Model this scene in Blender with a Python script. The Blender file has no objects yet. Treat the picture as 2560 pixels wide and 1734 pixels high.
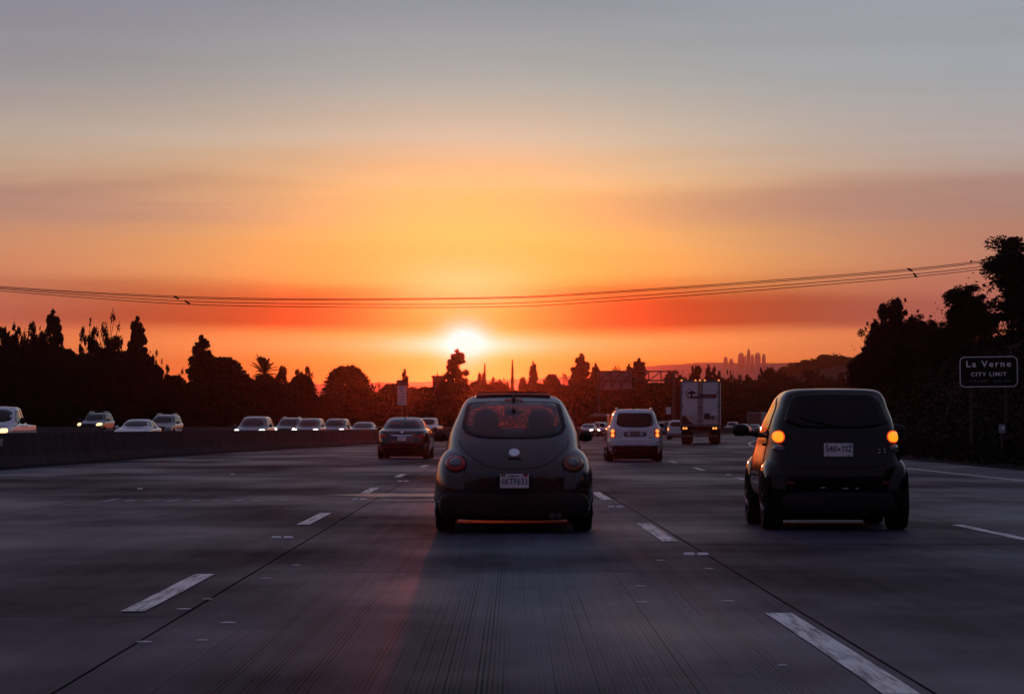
import bpy, bmesh, math, random
import numpy as np
from mathutils import Vector, Matrix
from mathutils.bvhtree import BVHTree

random.seed(11)
R = math.radians
S = bpy.context.scene
COL = S.collection

# ------------------------------------------------------------------ camera
F = 6700.0          # focal length in photo pixels (2560 wide)
HOR = 1066.0        # photo row of the road plane's horizon
CH = 1.13           # eye height above the road
cam_d = bpy.data.cameras.new('camera')
cam_d.sensor_width = 36.0
cam_d.lens = F / 2560 * 36
cam_d.shift_y = (HOR - 867) / 2560
cam_d.clip_start = 0.1
cam_d.clip_end = 60000
cam = bpy.data.objects.new('camera', cam_d)
cam.location = (0, 0, CH)
cam.rotation_euler = (R(90), 0, 0)
COL.objects.link(cam)
S.camera = cam

SUN_AZ = (1162 - 1280) / F          # radians, + to the right
SUN_EL = (HOR - 862) / F

# ------------------------------------------------------------------ exposure
S.view_settings.view_transform = 'Standard'
S.view_settings.look = 'None'
S.view_settings.exposure = 0
S.view_settings.gamma = 1
S.view_settings.use_curve_mapping = False
S.cycles.max_bounces = 6
S.cycles.diffuse_bounces = 2
S.cycles.glossy_bounces = 3
S.cycles.transmission_bounces = 4
S.cycles.transparent_max_bounces = 12
S.cycles.volume_bounces = 0
S.cycles.caustics_reflective = False
S.cycles.caustics_refractive = False
S.cycles.sample_clamp_indirect = 3
S.cycles.use_denoising = True


def lin(c):
    out = []
    for v in c[:3]:
        v = v / 255.0
        out.append(v / 12.92 if v <= 0.04045 else ((v + 0.055) / 1.055) ** 2.4)
    return (out[0], out[1], out[2], 1.0)


# ------------------------------------------------------------------ sky
W = bpy.data.worlds.new('World')
S.world = W
W.use_nodes = True
NT = W.node_tree
NT.nodes.clear()


def nd(t, **kw):
    n = NT.nodes.new(t)
    for k, v in kw.items():
        setattr(n, k, v)
    return n


def lk(a, b):
    NT.links.new(a, b)


def wmath(op, a, b=None, c=None, clamp=False):
    n = nd('ShaderNodeMath', operation=op)
    n.use_clamp = clamp
    for i, v in enumerate((a, b, c)):
        if v is None:
            continue
        if isinstance(v, (int, float)):
            n.inputs[i].default_value = v
        else:
            lk(v, n.inputs[i])
    return n.outputs[0]


def wsmooth(v, lo, hi):
    n = nd('ShaderNodeMapRange', interpolation_type='SMOOTHSTEP')
    lk(v, n.inputs[0])
    n.inputs[1].default_value = lo
    n.inputs[2].default_value = hi
    return n.outputs[0]


def wgauss(terms):
    """exp(-sum(((v-c)/s)^2))"""
    acc = None
    for v, c, s in terms:
        d = wmath('DIVIDE', wmath('SUBTRACT', v, c), s)
        d = wmath('MULTIPLY', d, d)
        acc = d if acc is None else wmath('ADD', acc, d)
    return wmath('POWER', math.e, wmath('MULTIPLY', acc, -1.0))


def wramp(v, stops, expo):
    n = nd('ShaderNodeValToRGB')
    lk(v, n.inputs[0])
    el = n.color_ramp.elements
    pts = [((e / 90.0) ** expo, c) for e, c in stops]
    el[0].position, el[0].color = pts[0][0], lin(pts[0][1])
    el[1].position, el[1].color = pts[-1][0], lin(pts[-1][1])
    for p, c in pts[1:-1]:
        k = el.new(p)
        k.color = lin(c)
    return n.outputs[0]


def wmix(f, a, b):
    n = nd('ShaderNodeMix', data_type='RGBA')
    if isinstance(f, (int, float)):
        n.inputs[0].default_value = f
    else:
        lk(f, n.inputs[0])
    for i, v in ((6, a), (7, b)):
        if isinstance(v, tuple):
            n.inputs[i].default_value = v
        else:
            lk(v, n.inputs[i])
    return n.outputs[2]


tc = nd('ShaderNodeTexCoord')
sx = nd('ShaderNodeSeparateXYZ')
lk(tc.outputs['Generated'], sx.inputs[0])
AZ = wmath('SUBTRACT', wmath('MULTIPLY', wmath('ARCTAN2', sx.outputs[0], sx.outputs[1]), 57.2958), SUN_AZ * 57.2958)
EL = wmath('MULTIPLY', wmath('ARCSINE', sx.outputs[2]), 57.2958)
AAZ = wmath('ABSOLUTE', AZ)
# long flat streaks of thin cloud, stretched along the horizon
cmb = nd('ShaderNodeCombineXYZ')
lk(wmath('MULTIPLY', AZ, 0.10), cmb.inputs[0])
lk(wmath('MULTIPLY', EL, 1.5), cmb.inputs[1])
nz = nd('ShaderNodeTexNoise')
nz.inputs['Scale'].default_value = 1.0
nz.inputs['Detail'].default_value = 4.0
lk(cmb.outputs[0], nz.inputs['Vector'])
STR = wmath('SUBTRACT', nz.outputs[0], 0.5)
EW = wmath('ADD', EL, wmath('MULTIPLY', STR, 0.55))
T = wmath('POWER', wmath('DIVIDE', wmath('MAXIMUM', EW, 0.0), 90.0), 0.4)
centre = wramp(T, [
    (0.0, (255, 128, 12)), (1.15, (255, 148, 20)), (1.45, (255, 168, 60)), (1.85, (255, 172, 80)), (2.2, (255, 142, 25)),
    (2.6, (255, 150, 35)), (3.1, (255, 188, 82)), (4.0, (255, 202, 104)), (5.0, (244, 199, 124)),
    (6.1, (204, 194, 168)), (7.4, (158, 174, 172)), (9.1, (130, 148, 162)), (15, (100, 114, 138)),
    (30, (98, 104, 134)), (90, (102, 101, 131))], 0.4)
edge_l = wramp(T, [
    (0.0, (214, 112, 80)), (1.3, (230, 116, 78)), (1.85, (240, 130, 82)), (2.3, (196, 104, 84)),
    (3.0, (205, 128, 100)), (4.0, (202, 142, 112)), (5.0, (194, 160, 134)),
    (6.1, (180, 168, 156)), (7.4, (146, 149, 156)), (9.1, (128, 134, 151)), (15, (112, 116, 138)),
    (30, (101, 104, 133)), (90, (102, 101, 131))], 0.4)
edge_r = wramp(T, [
    (0.0, (214, 112, 84)), (1.3, (226, 114, 84)), (1.85, (236, 130, 90)), (2.3, (165, 98, 96)),
    (3.0, (186, 116, 104)), (4.0, (178, 124, 110)), (5.0, (174, 146, 136)),
    (6.1, (172, 168, 168)), (7.4, (156, 166, 174)), (9.1, (150, 160, 172)), (15, (116, 124, 142)),
    (30, (101, 104, 133)), (90, (102, 101, 131))], 0.4)
edge = wmix(wsmooth(AZ, -5.0, 6.0), edge_l, edge_r)
anti = wramp(T, [
    (0.0, (84, 75, 92)), (6.0, (90, 80, 98)), (15, (82, 78, 100)), (35, (88, 86, 114)), (90, (102, 101, 131))], 0.4)
fc = wgauss([(AZ, 0.6, 6.6)])
sky = wmix(fc, edge, centre)
# smoke band above the sun, darker red either side of it
EB = wmath('ADD', EL, wmath('ADD', wmath('MULTIPLY', STR, 0.5), wmath('MULTIPLY', AAZ, -0.012)))
band = wmath('MULTIPLY', wsmooth(EB, 1.84, 2.16), wmath('SUBTRACT', 1.0, wsmooth(EB, 2.45, 3.35)))
band = wmath('MULTIPLY', band, wmath('SUBTRACT', 1.0, wgauss([(AZ, 0.0, 2.3)])))
band = wmath('MULTIPLY', band, wgauss([(AZ, 0.6, 10.5)]))
bandc = nd('ShaderNodeValToRGB')
lk(wmath('DIVIDE', AAZ, 14.0), bandc.inputs[0])
be = bandc.color_ramp.elements
be[0].position, be[0].color = 0.10, lin((235, 40, 0))
be[1].position, be[1].color = 0.75, lin((138, 76, 82))
for p, c in ((0.20, (180, 0, 0)), (0.34, (150, 0, 0)), (0.50, (122, 20, 26))):
    k = be.new(p)
    k.color = lin(c)
sky = wmix(wmath('MULTIPLY', band, 1.0, clamp=True), sky, bandc.outputs[0])
# fainter mauve smoke higher up, left and right
band2 = wmath('MULTIPLY', wgauss([(wmath('ADD', EL, wmath('MULTIPLY', STR, 1.6)), 4.7, 0.55)]), wmath('SUBTRACT', 1.0, wgauss([(AZ, -0.3, 5.2)])))
sky = wmix(wmath('MULTIPLY', band2, 0.7), sky, lin((160, 128, 124)))
# low far cloud bank
lowb = wmath('MULTIPLY', wgauss([(EB, 1.25, 0.10)]), 0.5)
sky = wmix(wmath('MULTIPLY', lowb, fc), sky, lin((255, 128, 0)))
# glow round the sun
sky = wmix(wmath('MULTIPLY', wgauss([(AZ, 0.0, 1.5), (EL, 3.05, 0.55)]), 0.5), sky, lin((255, 214, 165)))
sky = wmix(wmath('MULTIPLY', wgauss([(AZ, 0.0, 3.6), (EL, 1.74, 0.20)]), 0.85), sky, lin((255, 196, 130)))
sky = wmix(wmath('MULTIPLY', wgauss([(AZ, 0.0, 1.3), (EL, 1.74, 0.18)]), 0.9), sky, lin((255, 255, 255)))
sky = wmix(wmath('MULTIPLY', wgauss([(AZ, 0.0, 0.46), (EL, 1.80, 0.36)]), 1.0), sky, lin((250, 285, 320)))
rr = wmath('ADD', wmath('POWER', wmath('DIVIDE', AZ, 0.27), 2.0), wmath('POWER', wmath('DIVIDE', wmath('SUBTRACT', EL, 1.745), 0.215), 2.0))
disc = wmath('LESS_THAN', rr, 1.0)
sky = wmix(wmath('MULTIPLY', disc, 0.35), sky, lin((222, 231, 232)))
# streak brightness
mul = nd('ShaderNodeMix', data_type='RGBA', blend_type='MULTIPLY')
mul.inputs[0].default_value = 1.0
lk(sky, mul.inputs[6])
g = wmath('ADD', 1.0, wmath('MULTIPLY', STR, 0.26))
cg = nd('ShaderNodeCombineColor')
for i in range(3):
    lk(g, cg.inputs[i])
lk(cg.outputs[0], mul.inputs[7])
sky = mul.outputs[2]
# round to the dusk side of the sky behind the camera
sky = wmix(wsmooth(AAZ, 16, 100), sky, anti)
# below the horizon
sky = wmix(wsmooth(EL, -0.4, -4.0), sky, lin((40, 36, 44)))
bg = nd('ShaderNodeBackground')
bg.inputs['Strength'].default_value = 1.0
lk(sky, bg.inputs['Color'])
nish = nd('ShaderNodeTexSky', sky_type='NISHITA')
nish.sun_disc = False
nish.sun_elevation = SUN_EL
nish.sun_rotation = SUN_AZ
nish.air_density = 1.5
nish.dust_density = 3.0
bg2 = nd('ShaderNodeBackground')
bg2.inputs['Strength'].default_value = 0.004
lk(nish.outputs[0], bg2.inputs['Color'])
add = nd('ShaderNodeAddShader')
lk(bg.outputs[0], add.inputs[0])
lk(bg2.outputs[0], add.inputs[1])
wo = nd('ShaderNodeOutputWorld')
lk(add.outputs[0], wo.inputs['Surface'])

# ------------------------------------------------------------------ sun
sd = bpy.data.lights.new('sun', 'SUN')
sd.energy = 0.18
sd.angle = R(0.5)
sd.color = (1.0, 0.10, 0.035)
sun = bpy.data.objects.new('sun', sd)
dirv = Vector((math.sin(SUN_AZ) * math.cos(SUN_EL), math.cos(SUN_AZ) * math.cos(SUN_EL), math.sin(SUN_EL)))
sun.rotation_euler = dirv.to_track_quat('Z', 'Y').to_euler()
sun.location = (-10, 100, 60)
COL.objects.link(sun)

HAZE_DENSITY = 1.0e-4
HAZE_G = 0.96

# ------------------------------------------------------------------ helpers


def gp(px, py):
    """road point seen at photo pixel"""
    Y = CH * F / (py - HOR)
    return ((px - 1280) / F * Y, Y)


def at(px, py, Y):
    return ((px - 1280) / F * Y, Y, CH - (py - HOR) / F * Y)


def bend(Y):
    """sideways drift of the freeway: straight, then curving right"""
    o = -0.006 * Y
    if Y > 55:
        o += (Y - 55) ** 2 / 2600.0
    return o


def heading(Y):
    a = -0.006
    if Y > 55:
        a += (Y - 55) / 1300.0
    return math.atan(a)


def tag(o, label=None, cat=None, group=None, kind=None):
    if label:
        o['label'] = label
    if cat:
        o['category'] = cat
    if group:
        o['group'] = group
    if kind:
        o['kind'] = kind
    return o


def empty(name, loc=(0, 0, 0), rz=0.0, label=None, cat=None, group=None):
    o = bpy.data.objects.new(name, None)
    o.empty_display_size = 0.3
    o.location = loc
    o.rotation_euler = (0, 0, rz)
    COL.objects.link(o)
    return tag(o, label, cat, group)


def link(name, me, m, parent=None, smooth=False):
    if m is not None and not me.materials:
        me.materials.append(m)
    if smooth:
        me.polygons.foreach_set('use_smooth', [True] * len(me.polygons))
    o = bpy.data.objects.new(name, me)
    COL.objects.link(o)
    if parent is not None:
        o.parent = parent
    return o


def raw(name, verts, faces, m, parent=None, smooth=False):
    me = bpy.data.meshes.new(name)
    me.from_pydata([tuple(v) for v in verts], [], [tuple(f) for f in faces])
    me.update()
    return link(name, me, m, parent, smooth)


class MB:
    """collects simple solids into one mesh"""

    def __init__(s):
        s.v = []
        s.f = []

    def add(s, vs, fs):
        b = len(s.v)
        s.v += [tuple(v) for v in vs]
        s.f += [tuple(i + b for i in f) for f in fs]
        return s

    def box(s, c, d, rz=0.0, bev=0.0):
        hx, hy, hz = d[0] / 2, d[1] / 2, d[2] / 2
        if bev <= 0:
            vs = [(x, y, z) for z in (-hz, hz) for x, y in ((-hx, -hy), (hx, -hy), (hx, hy), (-hx, hy))]
            fs = [(3, 2, 1, 0), (4, 5, 6, 7), (0, 1, 5, 4), (1, 2, 6, 5), (2, 3, 7, 6), (3, 0, 4, 7)]
        else:
            bm = bmesh.new()
            bmesh.ops.create_cube(bm, size=1.0)
            bmesh.ops.scale(bm, vec=d, verts=bm.verts)
            bmesh.ops.bevel(bm, geom=bm.edges[:], offset=bev, segments=2, affect='EDGES', profile=0.6)
            bm.verts.ensure_lookup_table()
            bm.verts.index_update()
            vs = [v.co.copy() for v in bm.verts]
            fs = [[v.index for v in f.verts] for f in bm.faces]
            bm.free()
        ca, sa = math.cos(rz), math.sin(rz)
        vs = [(v[0] * ca - v[1] * sa + c[0], v[0] * sa + v[1] * ca + c[1], v[2] + c[2]) for v in vs]
        return s.add(vs, fs)

    def lathe(s, prof, c, axis='x', n=24):
        """prof: (radius, offset along axis)"""
        vs, fs = [], []
        for r, o in prof:
            for k in range(n):
                a = 2 * math.pi * k / n
                u, w = r * math.cos(a), r * math.sin(a)
                p = {'x': (o, u, w), 'y': (u, o, w), 'z': (u, w, o)}[axis]
                vs.append((p[0] + c[0], p[1] + c[1], p[2] + c[2]))
        m = len(prof)
        for i in range(m - 1):
            for k in range(n):
                a, b = i * n + k, i * n + (k + 1) % n
                fs.append((a, b, b + n, a + n))
        fs.append(tuple(range(n - 1, -1, -1)))
        fs.append(tuple(range((m - 1) * n, m * n)))
        return s.add(vs, fs)

    def tube(s, pts, r, n=6, r2=None):
        pts = [Vector(p) for p in pts]
        vs, fs = [], []
        m = len(pts)
        for i, p in enumerate(pts):
            d = (pts[min(i + 1, m - 1)] - pts[max(i - 1, 0)])
            d = d.normalized() if d.length > 1e-9 else Vector((0, 0, 1))
            u = d.cross(Vector((0, 0, 1)))
            if u.length < 1e-3:
                u = d.cross(Vector((1, 0, 0)))
            u.normalize()
            w = u.cross(d)
            rad = r if r2 is None else r + (r2 - r) * i / (m - 1)
            for k in range(n):
                a = 2 * math.pi * k / n
                vs.append(p + u * (rad * math.cos(a)) + w * (rad * math.sin(a)))
        for i in range(m - 1):
            for k in range(n):
                a, b = i * n + k, i * n + (k + 1) % n
                fs.append((a, b, b + n, a + n))
        fs.append(tuple(range(n - 1, -1, -1)))
        fs.append(tuple(range((m - 1) * n, m * n)))
        return s.add(vs, fs)

    def build(s, name, m, parent=None, smooth=False):
        return raw(name, s.v, s.f, m, parent, smooth)


# ------------------------------------------------------------------ materials
MATS = {}


def principled(name, col, rough=0.5, metal=0.0, coat=0.0, spec=0.5, emis=None, es=0.0, nscale=0.0, namt=0.0, bump=0.0):
    if name in MATS:
        return MATS[name]
    m = bpy.data.materials.new(name)
    m.use_nodes = True
    nt = m.node_tree
    b = nt.nodes['Principled BSDF']
    b.inputs['Base Color'].default_value = (*col[:3], 1)
    b.inputs['Roughness'].default_value = rough
    b.inputs['Metallic'].default_value = metal
    b.inputs['Coat Weight'].default_value = coat
    b.inputs['Coat Roughness'].default_value = 0.04
    b.inputs['Specular IOR Level'].default_value = spec
    if emis:
        b.inputs['Emission Color'].default_value = (*emis[:3], 1)
        b.inputs['Emission Strength'].default_value = es
    if nscale:
        t = nt.nodes.new('ShaderNodeTexCoord')
        n = nt.nodes.new('ShaderNodeTexNoise')
        n.inputs['Scale'].default_value = nscale
        n.inputs['Detail'].default_value = 6
        nt.links.new(t.outputs['Object'], n.inputs['Vector'])
        r = nt.nodes.new('ShaderNodeValToRGB')
        r.color_ramp.elements[0].position = 0.3
        r.color_ramp.elements[1].position = 0.7
        lo, hi = 1 - namt, 1 + namt
        r.color_ramp.elements[0].color = (*[c * lo for c in col[:3]], 1)
        r.color_ramp.elements[1].color = (*[min(1, c * hi) for c in col[:3]], 1)
        nt.links.new(n.outputs[0], r.inputs[0])
        nt.links.new(r.outputs[0], b.inputs['Base Color'])
        if bump:
            bp = nt.nodes.new('ShaderNodeBump')
            bp.inputs['Strength'].default_value = bump
            bp.inputs['Distance'].default_value = 0.02
            nt.links.new(n.outputs[0], bp.inputs['Height'])
            nt.links.new(bp.outputs[0], b.inputs['Normal'])
    MATS[name] = m
    return m


def paint(name, col, rough=0.28, metal=0.0):
    return principled(name, col, rough, metal, coat=1.0, nscale=3.0, namt=0.06)


M_GLASS = principled('dark glass', (0.003, 0.003, 0.004), 0.03, spec=0.28, nscale=2.0, namt=0.2)
M_RUBBER = principled('tyre rubber', (0.009, 0.009, 0.010), 0.85, spec=.2, nscale=30, namt=0.3)
M_PLASTIC = principled('black plastic', (0.008, 0.008, 0.009), 0.6, spec=.25, nscale=40, namt=0.2)
M_RIM = principled('wheel alloy', (0.30, 0.30, 0.32), 0.35, metal=0.9, nscale=20, namt=0.1)
M_CHROME = principled('chrome', (0.7, 0.7, 0.72), 0.12, metal=1.0, nscale=10, namt=0.05)
M_PLATE = principled('plate white', (0.80, 0.77, 0.77), 0.4, nscale=25, namt=0.12)
M_INK = principled('dark lettering', (0.02, 0.015, 0.03), 0.6, nscale=25, namt=0.2)
M_INKR = principled('dark red lettering', (0.10, 0.02, 0.03), 0.6, nscale=25, namt=0.2)
M_RED = principled('tail lamp red', (0.36, 0.008, 0.008), 0.2, spec=.3, coat=.3, nscale=40, namt=0.2)
M_AMBER = principled('tail lamp amber', (0.24, 0.045, 0.008), 0.2, spec=.3, coat=.3, nscale=40, namt=0.2)
M_SEAT = principled('seat fabric', (0.02, 0.02, 0.022), 0.9, nscale=60, namt=0.3)
M_LIT_TAIL = principled('lit tail lamp', (0.4, 0.05, 0.02), 0.3, emis=(1.0, 0.34, 0.07), es=1.35, nscale=40, namt=0.1)
M_LIT_RIM = principled('lit tail lamp edge', (0.4, 0.03, 0.01), 0.3, emis=(1.0, 0.08, 0.01), es=0.8, nscale=40, namt=0.1)
M_LIT_ORANGE = principled('lit orange lamp', (0.4, 0.1, 0.02), 0.3, emis=(1.0, 0.31, 0.012), es=1.25, nscale=40, namt=0.1)
M_LIT_HEAD = principled('lit headlamp', (0.8, 0.8, 0.8), 0.3, emis=(1.0, 0.88, 0.76), es=3.5, nscale=40, namt=0.05)
M_LIT_WARM = principled('lit warm headlamp', (0.8, 0.7, 0.5), 0.3, emis=(1.0, 0.55, 0.25), es=2.2, nscale=40, namt=0.05)
M_LIT_AMBER = principled('lit amber marker', (0.5, 0.2, 0.05), 0.3, emis=(1.0, 0.30, 0.05), es=1.2, nscale=40, namt=0.1)
M_REFL = principled('dull red reflector', (0.16, 0.01, 0.01), 0.3, nscale=40, namt=0.3)
M_LAMP = principled('unlit lamp glass', (0.10, 0.10, 0.11), 0.15, coat=1.0, nscale=30, namt=0.2)
M_HEADOFF = principled('headlamp glass', (0.45, 0.45, 0.47), 0.1, coat=1.0, nscale=30, namt=0.2)
M_UNDER = principled('underbody', (0.006, 0.006, 0.006), 0.9, spec=.1, nscale=8, namt=0.3)


def clear_glass():
    m = bpy.data.materials.new('tinted clear glass')
    m.use_nodes = True
    nt = m.node_tree
    nt.nodes.clear()
    tr = nt.nodes.new('ShaderNodeBsdfTransparent')
    n = nt.nodes.new('ShaderNodeTexNoise')
    n.inputs['Scale'].default_value = 5
    rp = nt.nodes.new('ShaderNodeValToRGB')
    rp.color_ramp.elements[0].color = (0.88, 0.82, 0.80, 1)
    rp.color_ramp.elements[1].color = (0.93, 0.88, 0.86, 1)
    nt.links.new(n.outputs[0], rp.inputs[0])
    nt.links.new(rp.outputs[0], tr.inputs[0])
    gl = nt.nodes.new('ShaderNodeBsdfGlossy')
    gl.inputs['Roughness'].default_value = 0.03
    fr = nt.nodes.new('ShaderNodeFresnel')
    fr.inputs[0].default_value = 1.5
    mx = nt.nodes.new('ShaderNodeMixShader')
    nt.links.new(fr.outputs[0], mx.inputs[0])
    nt.links.new(tr.outputs[0], mx.inputs[1])
    nt.links.new(gl.outputs[0], mx.inputs[2])
    o = nt.nodes.new('ShaderNodeOutputMaterial')
    nt.links.new(mx.outputs[0], o.inputs[0])
    return m


M_CLEAR = clear_glass()


def text_mesh(body, size, spacing=1.0, extrude=0.004, width=None, bold=0.0):
    cu = bpy.data.curves.new('lettering', 'FONT')
    cu.body = body
    cu.size = size
    cu.align_x = 'CENTER'
    cu.align_y = 'CENTER'
    cu.space_character = spacing
    cu.extrude = extrude
    cu.offset = bold
    cu.resolution_u = 3
    o = bpy.data.objects.new('tmp_text', cu)
    COL.objects.link(o)
    dg = bpy.context.evaluated_depsgraph_get()
    me = bpy.data.meshes.new_from_object(o.evaluated_get(dg))
    bpy.data.objects.remove(o)
    bpy.data.curves.remove(cu)
    if width:
        xs = [v.co.x for v in me.vertices]
        cx, w = (max(xs) + min(xs)) / 2, max(xs) - min(xs)
        for v in me.vertices:
            v.co.x = (v.co.x - cx) * width / w
    return me


def text(name, body, size, loc, m, parent, width=None, spacing=1.0, bold=0.0, front=False):
    """lettering standing upright; faces -y, or +y if front"""
    me = text_mesh(body, size, spacing, 0.003, width, bold)
    o = link(name, me, m, parent)
    o.location = loc
    o.rotation_euler = (R(90), 0, R(180) if front else 0)
    return o


# ------------------------------------------------------------------ car building


def pchip(xs, ys, x):
    n = len(xs)
    d = [(ys[i + 1] - ys[i]) / (xs[i + 1] - xs[i]) for i in range(n - 1)]
    m = [d[0]] + [0.0 if d[i - 1] * d[i] <= 0 else 2 * d[i - 1] * d[i] / (d[i - 1] + d[i]) for i in range(1, n - 1)] + [d[-1]]
    out = []
    for v in x:
        i = min(max(int(v), 0), n - 2)
        h = xs[i + 1] - xs[i]
        t = (v - xs[i]) / h
        out.append((2 * t ** 3 - 3 * t * t + 1) * ys[i] + (t ** 3 - 2 * t * t + t) * h * m[i] + (-2 * t ** 3 + 3 * t * t) * ys[i + 1] + (t ** 3 - t * t) * h * m[i + 1])
    return out


def body_mesh(rows, L, nz=44, nt=132, p=5.0, q=5.0):
    """body from stacked plan outlines; rows (z, half width, rear y, front y)"""
    k = len(rows)
    u = np.linspace(0, k - 1, nz)
    xs = list(range(k))
    cols = [pchip(xs, [r[c] for r in rows], u) for c in range(4)]
    pcol = pchip(xs, [r[4] if len(r) > 4 else p for r in rows], u)
    verts, faces = [], []
    th = np.linspace(0, 2 * math.pi, 1441)
    c, s = np.cos(th), np.sin(th)
    for i in range(nz):
        z, w, r, f = (cols[j][i] for j in range(4))
        half, mid = (f - r) / 2, (f + r) / 2 - L / 2
        fade = max(0.0, (i / (nz - 1) - 0.8) / 0.2)
        pp, qq = pcol[i] + (3.0 - pcol[i]) * fade, q + (3.0 - q) * fade
        # start at rear centre
        x = w * np.sign(s) * np.abs(s) ** (2 / pp)
        y = mid - half * np.sign(c) * np.abs(c) ** (2 / qq)
        seg = np.hypot(np.diff(x), np.diff(y))
        al = np.concatenate([[0], np.cumsum(seg)])
        al /= al[-1]
        par = 0.55 * al + 0.45 * th / (2 * math.pi)
        tt = np.linspace(0, 1, nt + 1)[:-1]
        X, Y = np.interp(tt, par, x), np.interp(tt, par, y)
        verts += [(float(a), float(b), z) for a, b in zip(X, Y)]
    for i in range(nz - 1):
        for j in range(nt):
            a, b = i * nt + j, i * nt + (j + 1) % nt
            faces.append((a, b, b + nt, a + nt))
    faces.append(tuple(range(nt - 1, -1, -1)))
    faces.append(tuple(range((nz - 1) * nt, nz * nt)))
    return verts, faces


def superell(c, r, e=2.4, zmin=None, n=28, m=20):
    vs, fs = [], []
    f = lambda v: math.copysign(abs(v) ** (2 / e), v)
    for i in range(m + 1):
        ph = -math.pi / 2 + math.pi * i / m
        for j in range(n):
            t = 2 * math.pi * j / n
            z = c[2] + r[2] * f(math.sin(ph))
            if zmin is not None:
                z = max(z, zmin)
            vs.append((c[0] + r[0] * f(math.cos(ph)) * f(math.cos(t)), c[1] + r[1] * f(math.cos(ph)) * f(math.sin(t)), z))
    for i in range(m):
        for j in range(n):
            a, b = i * n + j, i * n + (j + 1) % n
            fs.append((a, b, b + n, a + n))
    return vs, fs


def ellipse(cx, cz, rx, rz, n=28, e=2.0):
    f = lambda v: math.copysign(abs(v) ** (2 / e), v)
    return [(cx + rx * f(math.cos(2 * math.pi * k / n)), cz + rz * f(math.sin(2 * math.pi * k / n))) for k in range(n)]


def dens(poly, step=0.05):
    out = []
    for i, a in enumerate(poly):
        b = poly[(i + 1) % len(poly)]
        k = max(1, int(math.hypot(b[0] - a[0], b[1] - a[1]) / step))
        out += [(a[0] + (b[0] - a[0]) * t / k, a[1] + (b[1] - a[1]) * t / k) for t in range(k)]
    return out


def rounded(poly, it=2):
    for _ in range(it):
        out = []
        for i, a in enumerate(poly):
            b = poly[(i + 1) % len(poly)]
            out += [(a[0] * .8 + b[0] * .2, a[1] * .8 + b[1] * .2), (a[0] * .2 + b[0] * .8, a[1] * .2 + b[1] * .8)]
        poly = out
    return poly


def mir(poly):
    return [(-x, z) for x, z in reversed(poly)]


def inside(poly, x, y):
    c = False
    n = len(poly)
    j = n - 1
    for i in range(n):
        xi, yi = poly[i]
        xj, yj = poly[j]
        if (yi > y) != (yj > y) and x < (xj - xi) * (y - yi) / (yj - yi) + xi:
            c = not c
        j = i
    return c


def shoot(bvh, a, b, axis):
    if axis == 'rear':
        o, d = Vector((a, -6, b)), Vector((0, 1, 0))
    elif axis == 'front':
        o, d = Vector((a, 6, b)), Vector((0, -1, 0))
    elif axis == 'left':
        o, d = Vector((-3, a, b)), Vector((1, 0, 0))
    elif axis == 'right':
        o, d = Vector((3, a, b)), Vector((-1, 0, 0))
    else:
        o, d = Vector((a, b, 4)), Vector((0, 0, -1))
    h = bvh.ray_cast(o, d)
    if h[0] is None:
        q = o + d * 5
        h = bvh.find_nearest(q)
    nrm = h[1]
    if nrm.dot(d) > 0:
        nrm = -nrm
    return h[0], nrm


def patch(name, bvh, poly, axis, m, parent, off=0.006, dome=0.0, rings=6, sink=0.02, step=0.05):
    """panel that lies on the body within an outline given in that elevation"""
    pl = dens(poly, step)
    n = len(pl)
    cx = sum(p[0] for p in pl) / n
    cz = sum(p[1] for p in pl) / n
    vs = []
    p0, n0 = shoot(bvh, cx, cz, axis)
    vs.append(p0 + n0 * (off + dome))
    for i in range(1, rings + 1):
        t = i / rings
        for x, z in pl:
            p0, n0 = shoot(bvh, cx + (x - cx) * t, cz + (z - cz) * t, axis)
            vs.append(p0 + n0 * (off + dome * (1 - t * t)))
    for x, z in pl:
        p0, n0 = shoot(bvh, x, z, axis)
        vs.append(p0 - n0 * sink)
    fs = [(0, 1 + k, 1 + (k + 1) % n) for k in range(n)]
    for i in range(rings):
        b = 1 + i * n
        for k in range(n):
            fs.append((b + k, b + n + k, b + n + (k + 1) % n, b + (k + 1) % n))
    o = raw(name, vs, fs, m, parent, True)
    return o


def strip(name, bvh, line, axis, m, parent, r=0.006, off=0.0):
    pts = []
    for i in range(len(line) - 1):
        a, b = line[i], line[i + 1]
        k = max(2, int(math.hypot(b[0] - a[0], b[1] - a[1]) / 0.05))
        for t in range(k):
            pts.append((a[0] + (b[0] - a[0]) * t / k, a[1] + (b[1] - a[1]) * t / k))
    pts.append(line[-1])
    q = []
    for x, z in pts:
        p0, n0 = shoot(bvh, x, z, axis)
        q.append(p0 + n0 * off)
    return MB().tube(q, r, 5).build(name, m, parent, True)


def ring_strip(name, bvh, poly, axis, m, parent, r=0.008, off=0.004):
    return strip(name, bvh, list(poly) + [poly[0]], axis, m, parent, r, off)


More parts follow.
